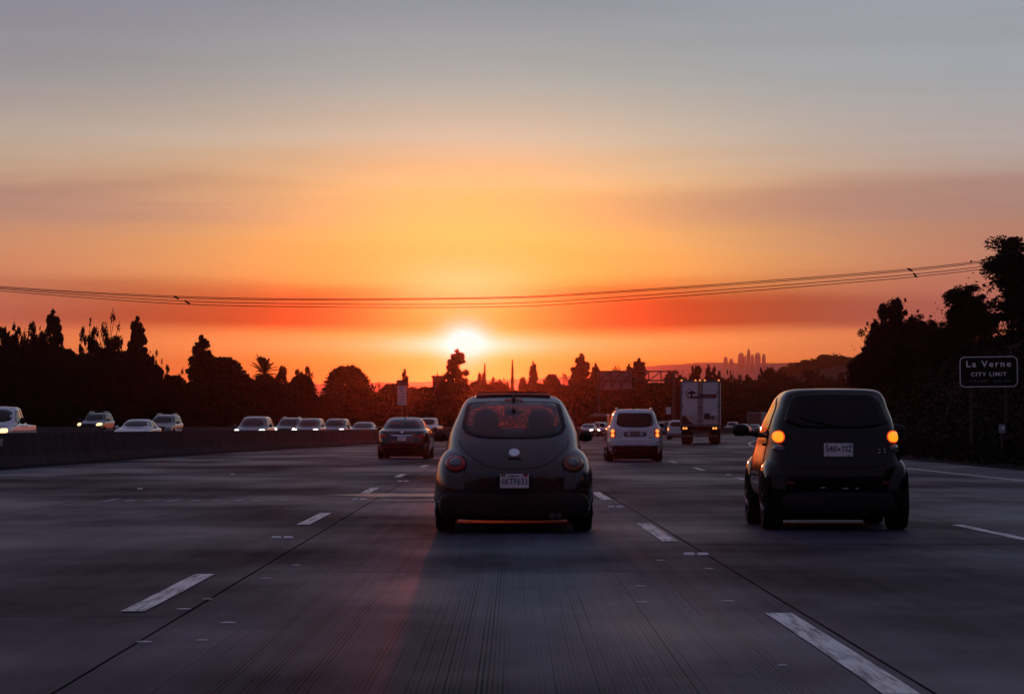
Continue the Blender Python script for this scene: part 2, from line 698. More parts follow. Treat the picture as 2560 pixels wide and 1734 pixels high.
def wheel(parent, x, y, rad=0.32, wid=0.20):
    s = 1 if x > 0 else -1
    h = wid / 2
    prof = [(rad * .62, -h * .9), (rad * .8, -h), (rad * .95, -h * .95), (rad * .99, -h * .75), (rad, -h * .3),
            (rad, h * .3), (rad * .99, h * .75), (rad * .95, h * .95), (rad * .8, h), (rad * .62, h * .9)]
    w = MB().lathe(prof, (0, 0, 0), 'x', 28).build('wheel', M_RUBBER, parent, True)
    w.location = (x, y, rad)
    hub = MB()
    o = s * h
    hub.lathe([(rad * .60, o * .90), (rad * .60, o * .96), (rad * .54, o * .97), (rad * .5, o * .8)], (0, 0, 0), 'x', 24)
    for k in range(5):
        a = 2 * math.pi * k / 5
        hub.tube([(o * .93, 0.0, 0.0), (o * .93, math.cos(a) * rad * .56, math.sin(a) * rad * .56)], rad * .08, 5)
    hub.lathe([(rad * .16, o * .85), (rad * .13, o * 1.0)], (0, 0, 0), 'x', 12)
    hub.build('rim', M_RIM, w, True)
    return w


def mirror_part(parent, x, y, z, m, sx=0.10, sz=0.075):
    s = 1 if x > 0 else -1
    vs, fs = superell((x, y, z), (sx, 0.06, sz), 2.6, None, 16, 10)
    b = MB().add(vs, fs)
    b.tube([(x - s * sx * .7, y, z - sz * .4), (x - s * (sx + 0.10), y + .02, z - sz * .9)], 0.025, 6)
    o = b.build('wing_mirror', m, parent, True)
    g, gf = superell((x, y - 0.052, z), (sx * .82, 0.014, sz * .78), 2.6, None, 14, 8)
    MB().add(g, gf).build('mirror_glass', M_GLASS, o, True)
    return o


def plate_part(parent, bvh, x, z, w=0.305, h=0.152, axis='rear', words=None, ink=None, yoff=0.012, frame=True, tw=None):
    p0, n0 = shoot(bvh, x, z, axis)
    sg = -1 if axis == 'rear' else 1
    y = p0[1] + sg * (yoff + 0.012)
    o = MB().box((x, y, z), (w, 0.012, h), 0, 0.003).build('licence_plate', M_PLATE, parent)
    if frame:
        b = MB()
        for zz in (z + h / 2 + .006, z - h / 2 - .006):
            b.box((x, y + .002 * sg, zz), (w + .03, 0.016, 0.012))
        for xx in (x - w / 2 - .009, x + w / 2 + .009):
            b.box((xx, y + .001 * sg, z), (0.012, 0.015, h))
        b.build('plate_frame', M_PLASTIC, o)
    if words:
        text('plate_number', words, h * .62, (x, y + sg * 0.008, z - h * .05), ink or M_INK, o, width=tw or w * .9, front=(axis == 'front'))
    return o


def undercar_sun_block(c, w, yf, z1=.26):  # added panel, hidden from view, keeps low sun off the road underneath
    MB().box((0, yf - c.L / 2, (z1 + .03) / 2 + .0), (2 * w, .04, z1 - .03)).build('undercar_sun_block', M_PLASTIC, c.root)


class Car:
    def __init__(s, name, rows, L, m, label, cat, group=None, nz=40, nt=120, p=6.0, q=6.0, extra=None, cut=None):
        s.L = L
        s.root = empty(name, (0, 0, 0), 0, label, cat, group)
        v, f = body_mesh(rows, L, nz, nt, p, q)
        av, af = list(v), [list(t) for t in f]
        s.ex = []
        for nm, (ev, ef), em in (extra or []):
            b = len(av)
            av += ev
            af += [[i + b for i in t] for t in ef]
            s.ex.append((nm, ev, ef, em))
        s.bvh = BVHTree.FromPolygons([Vector(t) for t in av], af)
        if cut:
            kept = []
            for t in f:
                c = [sum(v[i][k] for i in t) / len(t) for k in range(3)]
                if not cut(c):
                    kept.append(t)
            f = kept
        s.body = raw('body', v, f, m, s.root, True)
        for nm, ev, ef, em in s.ex:
            raw(nm, ev, ef, em, s.root, True)

    def rear(s, name, poly, m, both=False, **kw):
        a = patch(name, s.bvh, poly, 'rear', m, s.root, **kw)
        if both:
            patch(name, s.bvh, mir(poly), 'rear', m, s.root, **kw)
        return a

    def front(s, name, poly, m, both=False, **kw):
        a = patch(name, s.bvh, poly, 'front', m, s.root, **kw)
        if both:
            patch(name, s.bvh, mir(poly), 'front', m, s.root, **kw)
        return a

    def sides(s, name, poly, m, **kw):
        pl = [(y - s.L / 2, z) for y, z in poly]
        for ax in ('left', 'right'):
            patch(name, s.bvh, pl, ax, m, s.root, **kw)

    def wheels(s, x, yr, yf, rad, wid=0.20):
        for yy in (yr, yf):
            for xx in (-x, x):
                wheel(s.root, xx, yy - s.L / 2, rad, wid)
        b = MB()
        b.box((0, 0, rad * .5 + .11), (2 * x - wid - .06, s.L * .86, .22))
        b.build('underbody', M_UNDER, s.root)

    def arches(s, yr, yf, rad):
        for yy in (yr, yf):
            poly = [(yy - s.L / 2 + rad * 1.16 * math.cos(math.pi * k / 14), rad * 1.0 + rad * 1.16 * math.sin(math.pi * k / 14)) for k in range(15)]
            poly = [(yy - s.L / 2 + rad * 1.16, rad * .72)] + poly + [(yy - s.L / 2 - rad * 1.16, rad * .72)]
            for ax in ('left', 'right'):
                patch('wheel_arch', s.bvh, poly, ax, M_UNDER, s.root, off=0.004, rings=3)

    def put(s, X, Y, rz):
        s.root.location = (X, Y, 0)
        s.root.rotation_euler = (0, 0, rz)
        return s.root


SEDAN = [(.20, .78, .30, 4.55), (.35, .88, .08, 4.75), (.55, .91, .0, 4.82), (.75, .91, .04, 4.78), (.88, .90, .08, 4.45),
         (.97, .875, .13, 4.0), (1.02, .83, .34, 3.55), (1.05, .78, .62, 3.32), (1.12, .735, .76, 3.18), (1.22, .69, .96, 2.95),
         (1.33, .63, 1.25, 2.62), (1.41, .55, 1.58, 2.28), (1.455, .42, 1.85, 2.05), (1.465, .16, 1.93, 1.98)]
SUV = [(.24, .78, .2, 4.35), (.40, .88, .02, 4.52), (.60, .91, .0, 4.58), (.80, .905, .06, 4.52), (.95, .90, .08, 4.3),
       (1.06, .875, .10, 3.85), (1.11, .84, .12, 3.45), (1.17, .80, .14, 3.32), (1.36, .735, .22, 2.98), (1.55, .665, .33, 2.6),
       (1.65, .60, .45, 2.3), (1.69, .48, .62, 2.0), (1.70, .18, .8, 1.8)]
PICKUP = [(.35, .84, .15, 5.3), (.50, .94, .02, 5.55), (.70, .97, .0, 5.65), (.95, .97, .03, 5.6), (1.08, .96, .05, 5.3),
          (1.15, .95, .10, 4.7), (1.20, .92, 1.75, 4.2), (1.28, .86, 1.85, 4.05), (1.45, .80, 1.95, 3.82), (1.65, .745, 2.04, 3.5),
          (1.79, .70, 2.1, 3.2), (1.85, .62, 2.2, 3.0), (1.875, .30, 2.4, 2.8)]


def generic(kind, m, label, cat, name, group=None, lights='off', facing='front', lights_rear=None, rack=False):
    rows, L, H = {'sedan': (SEDAN, 4.82, 1.465), 'suv': (SUV, 4.58, 1.70), 'pickup': (PICKUP, 5.65, 1.875)}[kind]
    c = Car(name, rows, L, m, label, cat, group, nz=34, nt=96, p=9.0 if kind == 'pickup' else 6.5, q=9.0 if kind == 'pickup' else 6.5)
    hm = {'off': M_HEADOFF, 'white': M_LIT_HEAD, 'warm': M_LIT_WARM}[lights]
    if kind == 'sedan':
        ws = rounded([(-.66, 1.09), (.66, 1.09), (.55, 1.39), (-.55, 1.39)], 2)
        c.front('windshield', ws, M_GLASS, step=.1)
        c.rear('rear_window', rounded([(-.62, 1.11), (.62, 1.11), (.52, 1.38), (-.52, 1.38)], 2), M_GLASS, step=.1)
        c.sides('side_window', [(1.05, 1.10), (1.4, 1.33), (2.05, 1.40), (2.05, 1.09)], M_GLASS, step=.12, rings=4)
        c.sides('side_window', [(2.12, 1.09), (2.12, 1.40), (2.45, 1.34), (2.98, 1.10)], M_GLASS, step=.12, rings=4)
        c.front('headlight', rounded([(.48, .66), (.84, .72), (.82, .86), (.52, .80)], 1), hm, both=True, off=.012, dome=.02)
        c.front('grille', rounded([(-.42, .62), (.42, .62), (.36, .46), (-.36, .46)], 1), M_PLASTIC, off=.01)
        c.rear('taillight', rounded([(.50, .76), (.80, .74), (.80, .86), (.60, .87)], 1), lights_rear or M_RED, both=True, off=.012, dome=.02)
        plate_part(c.root, c.bvh, 0, .48, axis='front')
        plate_part(c.root, c.bvh, 0, .71, axis='rear')
        for sx in (-1, 1):
            mirror_part(c.root, sx * .98, 2.95 - L / 2, 1.06, m)
        c.arches(.98, 3.75, .33)
        c.wheels(.79, .98, 3.75, .32, .21)
    elif kind == 'suv':
        c.front('windshield', rounded([(-.70, 1.17), (.70, 1.17), (.60, 1.60), (-.60, 1.60)], 2), M_GLASS, step=.1)
        c.rear('rear_window', rounded([(-.62, 1.13), (.62, 1.13), (.54, 1.54), (-.54, 1.54)], 2), M_GLASS, step=.1)
        c.sides('side_window', [(.45, 1.17), (.62, 1.55), (1.25, 1.60), (1.25, 1.15)], M_GLASS, step=.14, rings=4)
        c.sides('side_window', [(1.33, 1.15), (1.33, 1.60), (2.1, 1.60), (2.1, 1.15)], M_GLASS, step=.14, rings=4)
        c.sides('side_window', [(2.18, 1.15), (2.18, 1.60), (2.55, 1.53), (3.05, 1.17)], M_GLASS, step=.14, rings=4)
        c.front('headlight', rounded([(.52, .78), (.85, .80), (.84, .98), (.56, .97)], 1), hm, both=True, off=.012, dome=.02)
        c.front('grille', rounded([(-.48, .92), (.48, .92), (.42, .62), (-.42, .62)], 1), M_PLASTIC, off=.01)
        c.front('bumper', rounded([(-.82, .56), (.82, .56), (.76, .36), (-.76, .36)], 1), M_PLASTIC, off=.02)
        c.rear('taillight', rounded([(.66, .80), (.82, .80), (.80, 1.04), (.67, 1.04)], 1), lights_rear or M_RED, both=True, off=.012, dome=.02)
        plate_part(c.root, c.bvh, 0, .52, axis='front')
        plate_part(c.root, c.bvh, 0, .86, axis='rear')
        for sx in (-1, 1):
            mirror_part(c.root, sx * 1.0, 2.95 - L / 2, 1.18, m, .11, .09)
        if rack:
            for sx in (-.52, .52):
                MB().tube([(sx, .55 - L / 2, 1.68), (sx, .75 - L / 2, 1.745), (sx, 2.1 - L / 2, 1.745), (sx, 2.3 - L / 2, 1.68)], .022, 6).build('roof_rail', M_CHROME, c.root, True)
        c.arches(.95, 3.62, .36)
        c.wheels(.79, .95, 3.62, .35, .22)
    else:
        c.front('windshield', rounded([(-.76, 1.27), (.76, 1.27), (.64, 1.77), (-.64, 1.77)], 2), M_GLASS, step=.1)
        c.rear('rear_window', rounded([(-.62, 1.32), (.62, 1.32), (.55, 1.72), (-.55, 1.72)], 2), M_GLASS, step=.1)
        c.sides('side_window', [(2.12, 1.27), (2.3, 1.74), (2.55, 1.75), (2.55, 1.26)], M_GLASS, step=.14, rings=4)
        c.sides('side_window', [(2.64, 1.26), (2.64, 1.75), (3.2, 1.73), (3.78, 1.28)], M_GLASS, step=.14, rings=4)
        c.front('headlight', rounded([(.62, .86), (.90, .88), (.89, 1.04), (.64, 1.03)], 1), hm, both=True, off=.012, dome=.02)
        c.front('grille', rounded([(-.54, 1.03), (.54, 1.03), (.48, .72), (-.48, .72)], 1), M_CHROME, off=.01)
        c.front('bumper', rounded([(-.90, .66), (.90, .66), (.84, .46), (-.84, .46)], 1), M_CHROME, off=.03)
        c.rear('taillight', rounded([(.80, .80), (.93, .80), (.93, 1.08), (.80, 1.08)], 1), lights_rear or M_RED, both=True, off=.012)
        c.rear('tailgate', [(-.76, .72), (.76, .72), (.76, 1.10), (-.76, 1.10)], m, off=.012)
        for sx in (-1, 1):
            mirror_part(c.root, sx * 1.09, 3.65 - L / 2, 1.33, M_PLASTIC, .11, .12)
        for yy in (2.3, 3.0):
            for ax in ('left', 'right'):
                strip('door_handle', c.bvh, [(yy - L / 2, 1.13), (yy + .18 - L / 2, 1.13)], ax, M_PLASTIC, c.root, .02, .01)
        c.arches(1.15, 4.6, .40)
        c.wheels(.86, 1.15, 4.6, .38, .24)
    return c

# ------------------------------------------------------------------ ground, road


def road_material(name, base, groove, tint=0.0):
    m = bpy.data.materials.new(name)
    m.use_nodes = True
    nt = m.node_tree
    b = nt.nodes['Principled BSDF']
    L = nt.links.new
    geo = nt.nodes.new('ShaderNodeNewGeometry')
    sep = nt.nodes.new('ShaderNodeSeparateXYZ')
    L(geo.outputs['Position'], sep.inputs[0])

    def mt(op, a, c=None, d=None):
        n = nt.nodes.new('ShaderNodeMath')
        n.operation = op
        for i, v in enumerate((a, c, d)):
            if v is None:
                continue
            if isinstance(v, (int, float)):
                n.inputs[i].default_value = v
            else:
                L(v, n.inputs[i])
        return n.outputs[0]

    def noise(sxy, scale, det=5, rough=0.55):
        mp = nt.nodes.new('ShaderNodeMapping')
        mp.inputs['Scale'].default_value = (sxy[0], sxy[1], 1)
        L(geo.outputs['Position'], mp.inputs[0])
        n = nt.nodes.new('ShaderNodeTexNoise')
        n.inputs['Scale'].default_value = scale
        n.inputs['Detail'].default_value = det
        n.inputs['Roughness'].default_value = rough
        L(mp.outputs[0], n.inputs['Vector'])
        return n.outputs[0]

    def soft(x, lo, hi):
        n = nt.nodes.new('ShaderNodeMapRange')
        n.interpolation_type = 'SMOOTHSTEP'
        L(x, n.inputs[0])
        n.inputs[1].default_value = lo
        n.inputs[2].default_value = hi
        return n.outputs[0]

    wear = noise((1.0, 0.10), 0.55, 5)       # long blotches along the lane
    cross = noise((0.24, 0.12), 0.8, 5)     # patches across the road
    tracks = noise((6.0, 0.05), 1.0, 4)      # fine lengthwise streaks
    grit = noise((1, 1), 90, 3)
    v = mt('ADD', mt('MULTIPLY', mt('SUBTRACT', wear, 0.5), 2.4), mt('MULTIPLY', mt('SUBTRACT', soft(cross, 0.34, 0.66), 0.35), 1.5))
    v = mt('ADD', v, mt('MULTIPLY', mt('SUBTRACT', tracks, 0.5), 0.75))
    v = mt('ADD', v, mt('MULTIPLY', mt('SUBTRACT', grit, 0.5), 1.1))
    info = nt.nodes.new('ShaderNodeObjectInfo')
    v = mt('ADD', v, mt('MULTIPLY', mt('SUBTRACT', info.outputs['Random'], 0.5), 0.16))
    v = mt('ADD', 1.0, v)
    # tined grooves, 20 mm apart, worn away farther along the lane
    drift = noise((0.25, 0.012), 1.0, 1)
    ph = mt('ADD', mt('MULTIPLY', sep.outputs[0], 273.0), mt('MULTIPLY', drift, 30.0))
    saw = mt('ADD', mt('MULTIPLY', mt('SINE', ph), 0.5), 0.5)
    gw = mt('MULTIPLY', saw, saw)
    streak = noise((7.0, 0.02), 1.0, 5, 0.75)
    fine = noise((60, 0.03), 1.0, 2, 0.45)
    depth = mt('MULTIPLY', soft(streak, 0.36, 0.62), mt('ADD', 0.35, mt('MULTIPLY', soft(fine, 0.38, 0.62), 0.75)))
    far = nt.nodes.new('ShaderNodeMapRange')
    far.interpolation_type = 'SMOOTHSTEP'
    L(sep.outputs[1], far.inputs[0])
    far.inputs[1].default_value = 30.0
    far.inputs[2].default_value = 15.0
    fade = far.outputs[0]
    mean = mt('MULTIPLY', depth, groove * 0.30)
    gd = mt('ADD', mt('MULTIPLY', mt('MULTIPLY', mt('MULTIPLY', gw, depth), groove), fade), mt('MULTIPLY', mean, mt('SUBTRACT', 1.0, fade)))
    v = mt('MULTIPLY', v, mt('SUBTRACT', 1.0, gd))
    v = mt('MAXIMUM', v, 0.12)
    cc = nt.nodes.new('ShaderNodeCombineColor')
    for i, f in enumerate(base):
        L(mt('MULTIPLY', v, f), cc.inputs[i])
    L(cc.outputs[0], b.inputs['Base Color'])
    rg = mt('SUBTRACT', 0.70, mt('MULTIPLY', soft(cross, 0.34, 0.66), 0.26))
    L(rg, b.inputs['Roughness'])
    L(mt('MULTIPLY', v, 0.12), b.inputs['Specular IOR Level'])
    bp = nt.nodes.new('ShaderNodeBump')
    bp.inputs['Strength'].default_value = 0.35
    bp.inputs['Distance'].default_value = 0.004
    L(mt('ADD', mt('MULTIPLY', grit, 0.8), mt('MULTIPLY', gd, -1.5)), bp.inputs['Height'])
    L(bp.outputs[0], b.inputs['Normal'])
    return m


M_CONC = road_material('grooved concrete', (0.043, 0.040, 0.063), 0.9)
M_CONC2 = road_material('worn dark concrete', (0.033, 0.031, 0.049), 0.35)
M_BASE = principled('joint filler', (0.010, 0.010, 0.011), 0.9, nscale=6, namt=0.3)
M_GROUND = principled('dry dark soil', (0.030, 0.026, 0.024), 0.95, spec=.1, nscale=0.3, namt=0.4)


def strip_mesh(name, x0, x1, ys, z, m, kind='structure', parent=None, nx=1):
    vs, fs = [], []
    for y in ys:
        for i in range(nx + 1):
            vs.append((x0 + (x1 - x0) * i / nx + bend(y), y, z))
    for k in range(len(ys) - 1):
        for i in range(nx):
            a = k * (nx + 1) + i
            fs.append((a, a + 1, a + nx + 2, a + nx + 1))
    o = raw(name, vs, fs, m, parent)
    if kind and parent is None:
        o['kind'] = kind
    return o


ground = raw('ground', [(-9000, -300, -.12), (9000, -300, -.12), (9000, 12000, -.12), (-9000, 12000, -.12)], [(0, 1, 2, 3)], M_GROUND)
ground['kind'] = 'structure'
YS = [-40 + 8 * i for i in range(120)]
SLAB_END = 108.0
JOINT0 = 16.0
road = strip_mesh('road', -13.0, 13.5, [y for y in YS if y < 116], -0.045, M_BASE)
LANES = [(-12.95, -6.35), (-6.35, -1.88), (-1.88, 1.86), (1.86, 5.36), (5.36, 8.95), (8.95, 13.5)]
slab_w = 4.9
rows_y = [JOINT0 + slab_w * k for k in range(-3, 19)]
for li, (a, c) in enumerate(LANES):
    mm = M_CONC if li in (2,) else M_CONC2
    for k in range(len(rows_y) - 1):
        y0, y1 = rows_y[k] + 0.012, rows_y[k + 1]
        xa, xb = a + 0.011, c - 0.011
        dz = random.uniform(-.0015, .0015)
        t0, t1 = bend(y0), bend(y1)
        vs = [(xa + t0, y0, dz), (xb + t0, y0, dz), (xb + t1, y1, dz), (xa + t1, y1, dz),
              (xa + t0, y0, -.05), (xb + t0, y0, -.05), (xb + t1, y1, -.05), (xa + t1, y1, -.05)]
        fs = [(0, 1, 2, 3), (0, 4, 5, 1), (1, 5, 6, 2), (2, 6, 7, 3), (3, 7, 4, 0)]
        raw('concrete_slab', vs, fs, mm, road)
y_end = rows_y[-1]
strip_mesh('road_surface', -12.95, 13.5, [y_end + 0.012] + [y for y in YS if y > y_end + 2], 0.0, M_CONC2, None, road)


def opp_h(xb):
    return max(0.0, (-19.0 - xb) * .027)


opp = strip_mesh('opposite_road', -33.0, -13.65, YS, 0.0, M_CONC2, nx=8)
for v in opp.data.vertices:
    v.co.z = opp_h(v.co.x - bend(v.co.y))


# smooth polished strips added across two lanes to catch the sun's orange glint
M_SMOOTH = principled('polished glint strip', (0.05, 0.047, 0.062), .36, nscale=1.5, namt=.3)
for xa_, xb_, ya_, yb_ in ((-2.75, 1.7, 43.2, 45.4), (-2.1, 0.9, 40.9, 41.4)):
    vs, fs = [], []
    for i in range(25):
        t = i / 24
        xx = xa_ + (xb_ - xa_) * t
        w_ = (yb_ - ya_) / 2 * min(1.0, 6 * t + .05, 6 * (1 - t) + .05) * random.uniform(.8, 1.05)
        yc_ = (ya_ + yb_) / 2 + random.uniform(-.08, .08)
        vs += [(xx + bend(yc_), yc_ - w_, .004), (xx + bend(yc_), yc_ + w_, .004)]
    for i in range(24):
        fs.append((2 * i, 2 * i + 2, 2 * i + 3, 2 * i + 1))
    raw('glint_strip', vs, fs, M_SMOOTH, road)

# painted marks
def paint_material():
    m = bpy.data.materials.new('worn road paint')
    m.use_nodes = True
    nt = m.node_tree
    b = nt.nodes['Principled BSDF']
    geo = nt.nodes.new('ShaderNodeNewGeometry')
    mp = nt.nodes.new('ShaderNodeMapping')
    mp.inputs['Scale'].default_value = (13, 0.7, 1)
    n = nt.nodes.new('ShaderNodeTexNoise')
    n.inputs['Scale'].default_value = 1.6
    n.inputs['Detail'].default_value = 7
    n.inputs['Roughness'].default_value = 0.7
    r = nt.nodes.new('ShaderNodeValToRGB')
    r.color_ramp.elements[0].position = 0.38
    r.color_ramp.elements[0].color = (0.09, 0.085, 0.10, 1)
    r.color_ramp.elements[1].position = 0.54
    r.color_ramp.elements[1].color = (0.88, 0.88, 0.84, 1)
    nt.links.new(geo.outputs['Position'], mp.inputs[0])
    nt.links.new(mp.outputs[0], n.inputs['Vector'])
    nt.links.new(n.outputs[0], r.inputs[0])
    nt.links.new(r.outputs[0], b.inputs['Base Color'])
    b.inputs['Roughness'].default_value = 0.45
    return m


M_PAINT = paint_material()
M_PAINT_OLD = principled('faded road paint', (0.26, 0.25, 0.26), 0.7, nscale=3, namt=0.5)


def dash(xb, y0, y1, w=0.125, m=None, name='lane_dash'):
    ys = np.linspace(y0, y1, 7)
    vs, fs = [], []
    for y in ys:
        j = random.uniform(-.008, .008)
        vs += [(xb - w / 2 + bend(y) + j, y, .006), (xb + w / 2 + bend(y) + j * .5, y, .006)]
    for k in range(6):
        fs.append((2 * k, 2 * k + 1, 2 * k + 3, 2 * k + 2))
    raw(name, vs, fs, m or M_PAINT, road)


for k in range(9):
    dash(-2.22, 16.35 + 14.5 * k, 20.5 + 14.5 * k, .15)
for k in range(9):
    dash(1.71, 11.3 + 15.0 * k, 16.2 + 15.0 * k, .16)
for k in range(10):
    dash(5.30, 26.6 + 14.2 * k - (0 if k < 3 else .0), 30.8 + 14.2 * k, .13)
strip_mesh('edge_line', 10.92, 11.06, YS, 0.007, M_PAINT, None, road)
# faded diamond and letters of an old carpool marking
for k in range(9):
    y0 = 40.2 + 0.25 * math.sin(k * 1.7)
    dash(-5.9 + .33 * k, y0, y0 + 1.1 + .5 * math.cos(k * 2.1), .15, M_PAINT_OLD, 'faded_mark')

M_CERAMIC = principled('white ceramic marker', (0.85, 0.84, 0.80), 0.5, nscale=30, namt=0.08)


def marker_mesh(pair):
    b = MB()
    for s in ((-.06, .06) if pair else (0,)):
        vs = [(s - .05, -.05, 0), (s + .05, -.05, 0), (s + .05, .05, 0), (s - .05, .05, 0),
              (s - .042, -.022, .018), (s + .042, -.022, .018), (s + .042, .022, .018), (s - .042, .022, .018)]
        b.add(vs, [(4, 5, 6, 7), (0, 1, 5, 4), (1, 2, 6, 5), (2, 3, 7, 6), (3, 0, 4, 7)])
    me = bpy.data.meshes.new('pavement_marker')
    me.from_pydata(b.v, [], b.f)
    me.materials.append(M_CERAMIC)
    return me


pair_me, one_me = marker_mesh(True), marker_mesh(False)
disc = MB().lathe([(.055, 0), (.05, .008), (.03, .014), (.005, .016)], (0, 0, 0), 'z', 14)
disc_me = bpy.data.meshes.new('road_dot')
disc_me.from_pydata(disc.v, [], disc.f)
disc_me.materials.append(principled('worn white dot', (0.42, 0.41, 0.42), 0.4, nscale=30, namt=0.3))
for px, py, lab in ((706, 1344, 'long white raised pavement marker nearest the camera, left of the black compact car'),
                    (898, 1248, 'second white raised pavement marker up the left lane line'),
                    (1008, 1203, 'third white raised pavement marker up the left lane line, beside the rear tyre'),
                    (1740, 1386, 'white raised pavement marker right of the long near dash, nearest on the right line'),
                    (1539, 1267, 'small raised pavement marker on the right line just beside the compact car')):
    x, y = gp(px, py)
    o = link('pavement_marker', pair_me, None)
    o.location = (x, y, .002)
    tag(o, lab, 'road marker', 'raised reflective markers along the lane lines')
for px, py, lab in ((350, 1222, 'amber glinting marker on the far left joint line below the barrier'),
                    (582, 1186, 'tiny marker farther up the left joint line near the barrier'),
                    (1821, 1187, 'small marker left of the black microcar beside its lane line')):
    x, y = gp(px, py)
    o = link('pavement_marker', one_me, None)
    o.location = (x, y, .002)
    tag(o, lab, 'road marker', 'raised reflective markers along the lane lines')
for px, py in ((740, 1412), (460, 1522), (570, 1556), (360, 1604), (1605, 1505), (1820, 1502), (1772, 1421), (1600, 1465), (1955, 1663), (505, 1600), (519, 1497), (475, 1340), (1650, 1400), (665, 1445)):
    x, y = gp(px, py)
    o = link('road_dot', disc_me, None)
    k = random.uniform(.45, .95)
    o.scale = (k, k, .3)
    o.location = (x, y, .002)
    tag(o, 'small worn white round dot stuck on the concrete lane surface', 'road dot', 'worn round dots scattered along the lane lines')

# median barrier
M_BARR = principled('barrier concrete', (0.036, 0.033, 0.039), 0.9, spec=.08, nscale=1.3, namt=0.28, bump=0.2)
prof = [(.30, 0), (.30, .08), (.16, .33), (.09, .96), (-.09, .96), (-.16, .33), (-.30, .08), (-.30, 0)]
vs, fs = [], []
ys = [20 + 4 * i for i in range(190)]
for y in ys:
    for x, z in prof:
        vs.append((-13.3 + x + bend(y), y, z - .05 if z == 0 else z))
n = len(prof)
for k in range(len(ys) - 1):
    for i in range(n - 1):
        a = k * n + i
        fs.append((a, a + n, a + n + 1, a + 1))
fs.append(tuple(range(n)))
tag(raw('median_barrier', vs, fs, M_BARR), 'long grey concrete median barrier between the two carriageways', 'barrier')
# small marker plate on the barrier
x, y = at(30, 1100, 71)[:2]
pl = MB().box((0, 0, 0), (.15, .02, .20), 0, .004).build('barrier_reflector', principled('reflector plate', (0.5, 0.48, 0.44), .4, nscale=30, namt=.1))
pl.location = (bend(70.5) - 13.3 + .16, 70.5, .72)
pl.rotation_euler = (R(-8), R(6), 0)
tag(pl, 'small pale reflector plate on the barrier face below the white pickup', 'reflector')

# far wall of the opposite road
vs, fs = [], []
for y in ys:
    for x, z in ((.12, -.05), (.12, 1.13), (-.12, 1.13), (-.12, -.05)):
        vs.append((-33.4 + x + bend(y), y, z))
for k in range(len(ys) - 1):
    for i in range(3):
        a = k * 4 + i
        fs.append((a, a + 4, a + 5, a + 1))
tag(raw('roadside_wall', vs, fs, principled('wall concrete', (0.08, 0.075, 0.085), .9, spec=.1, nscale=.8, namt=.2, bump=.2)), 'low grey concrete wall along the far edge of the opposite road', 'wall')

# embankment on the right
M_BANK = principled('dark ivy bank', (0.011, 0.011, 0.011), .95, spec=.05, nscale=1.2, namt=.5, bump=.6)
bp = [(13.45, -.06), (14.2, .12), (15.2, .5), (16.2, 1.5), (17.4, 2.9), (18.6, 4.1), (19.8, 4.7), (22, 4.95), (28, 5.2), (40, 5.6), (70, 6)]
vs, fs = [], []
ys2 = [10 + 3 * i for i in range(220)]


def bank_h(xb):
    for i in range(len(bp) - 1):
        if xb <= bp[i + 1][0]:
            t = (xb - bp[i][0]) / (bp[i + 1][0] - bp[i][0])
            return bp[i][1] + (bp[i + 1][1] - bp[i][1]) * max(0, t)
    return bp[-1][1]


for y in ys2:
    for i, (x, z) in enumerate(bp):
        w = min(1, i / 4)
        vs.append((x + bend(y) + random.uniform(-.15, .15) * w, y + random.uniform(-.6, .6) * w, z + random.uniform(-.12, .12) * w))
n = len(bp)
for k in range(len(ys2) - 1):
    for i in range(n - 1):
        a = k * n + i
        fs.append((a, a + 1, a + n + 1, a + n))
bank = raw('embankment', vs, fs, M_BANK, None, True)
bank['kind'] = 'structure'

# ------------------------------------------------------------------ foliage


def leaf_mat(name, c, tr):
    m = bpy.data.materials.new(name)
    m.use_nodes = True
    nt = m.node_tree
    nt.nodes.clear()
    geo = nt.nodes.new('ShaderNodeNewGeometry')
    r = nt.nodes.new('ShaderNodeValToRGB')
    r.color_ramp.elements[0].color = (c[0] * .8, c[1] * .8, c[2] * .8, 1)
    r.color_ramp.elements[1].color = (c[0] * 1.2, c[1] * 1.2, c[2] * 1.2, 1)
    nt.links.new(geo.outputs['Random Per Island'], r.inputs[0])
    d = nt.nodes.new('ShaderNodeBsdfDiffuse')
    t = nt.nodes.new('ShaderNodeBsdfTranslucent')
    nt.links.new(r.outputs[0], d.inputs[0])
    nt.links.new(r.outputs[0], t.inputs[0])
    mx = nt.nodes.new('ShaderNodeMixShader')
    mx.inputs[0].default_value = tr
    nt.links.new(d.outputs[0], mx.inputs[1])
    nt.links.new(t.outputs[0], mx.inputs[2])
    o = nt.nodes.new('ShaderNodeOutputMaterial')
    nt.links.new(mx.outputs[0], o.inputs[0])
    return m


M_LEAF = leaf_mat('dark green leaves', (0.019, 0.019, 0.019), 0.12)
M_NEEDLE = leaf_mat('conifer needles', (0.018, 0.018, 0.019), 0.1)
M_PALM = leaf_mat('palm leaflets', (0.024, 0.025, 0.018), 0.2)
M_BARK = principled('bark', (0.028, 0.024, 0.020), .95, spec=.1, nscale=6, namt=.4, bump=.5)

RNG = np.random.default_rng(5)


def leaves_np(centers, size, rng, flat=0.0):
    """one bent quad per centre, random direction"""
    n = len(centers)
    u = rng.normal(size=(n, 3))
    u /= np.linalg.norm(u, axis=1)[:, None]
    w = rng.normal(size=(n, 3))
    w -= (w * u).sum(1)[:, None] * u
    w /= np.linalg.norm(w, axis=1)[:, None]
    s = size * rng.uniform(.6, 1.35, n)[:, None]
    a = centers - u * s * .6
    b = centers + w * s * .34
    c = centers + u * s * .6
    d = centers - w * s * .34
    V = np.stack([a, b, c, d], 1).reshape(-1, 3)
    return V


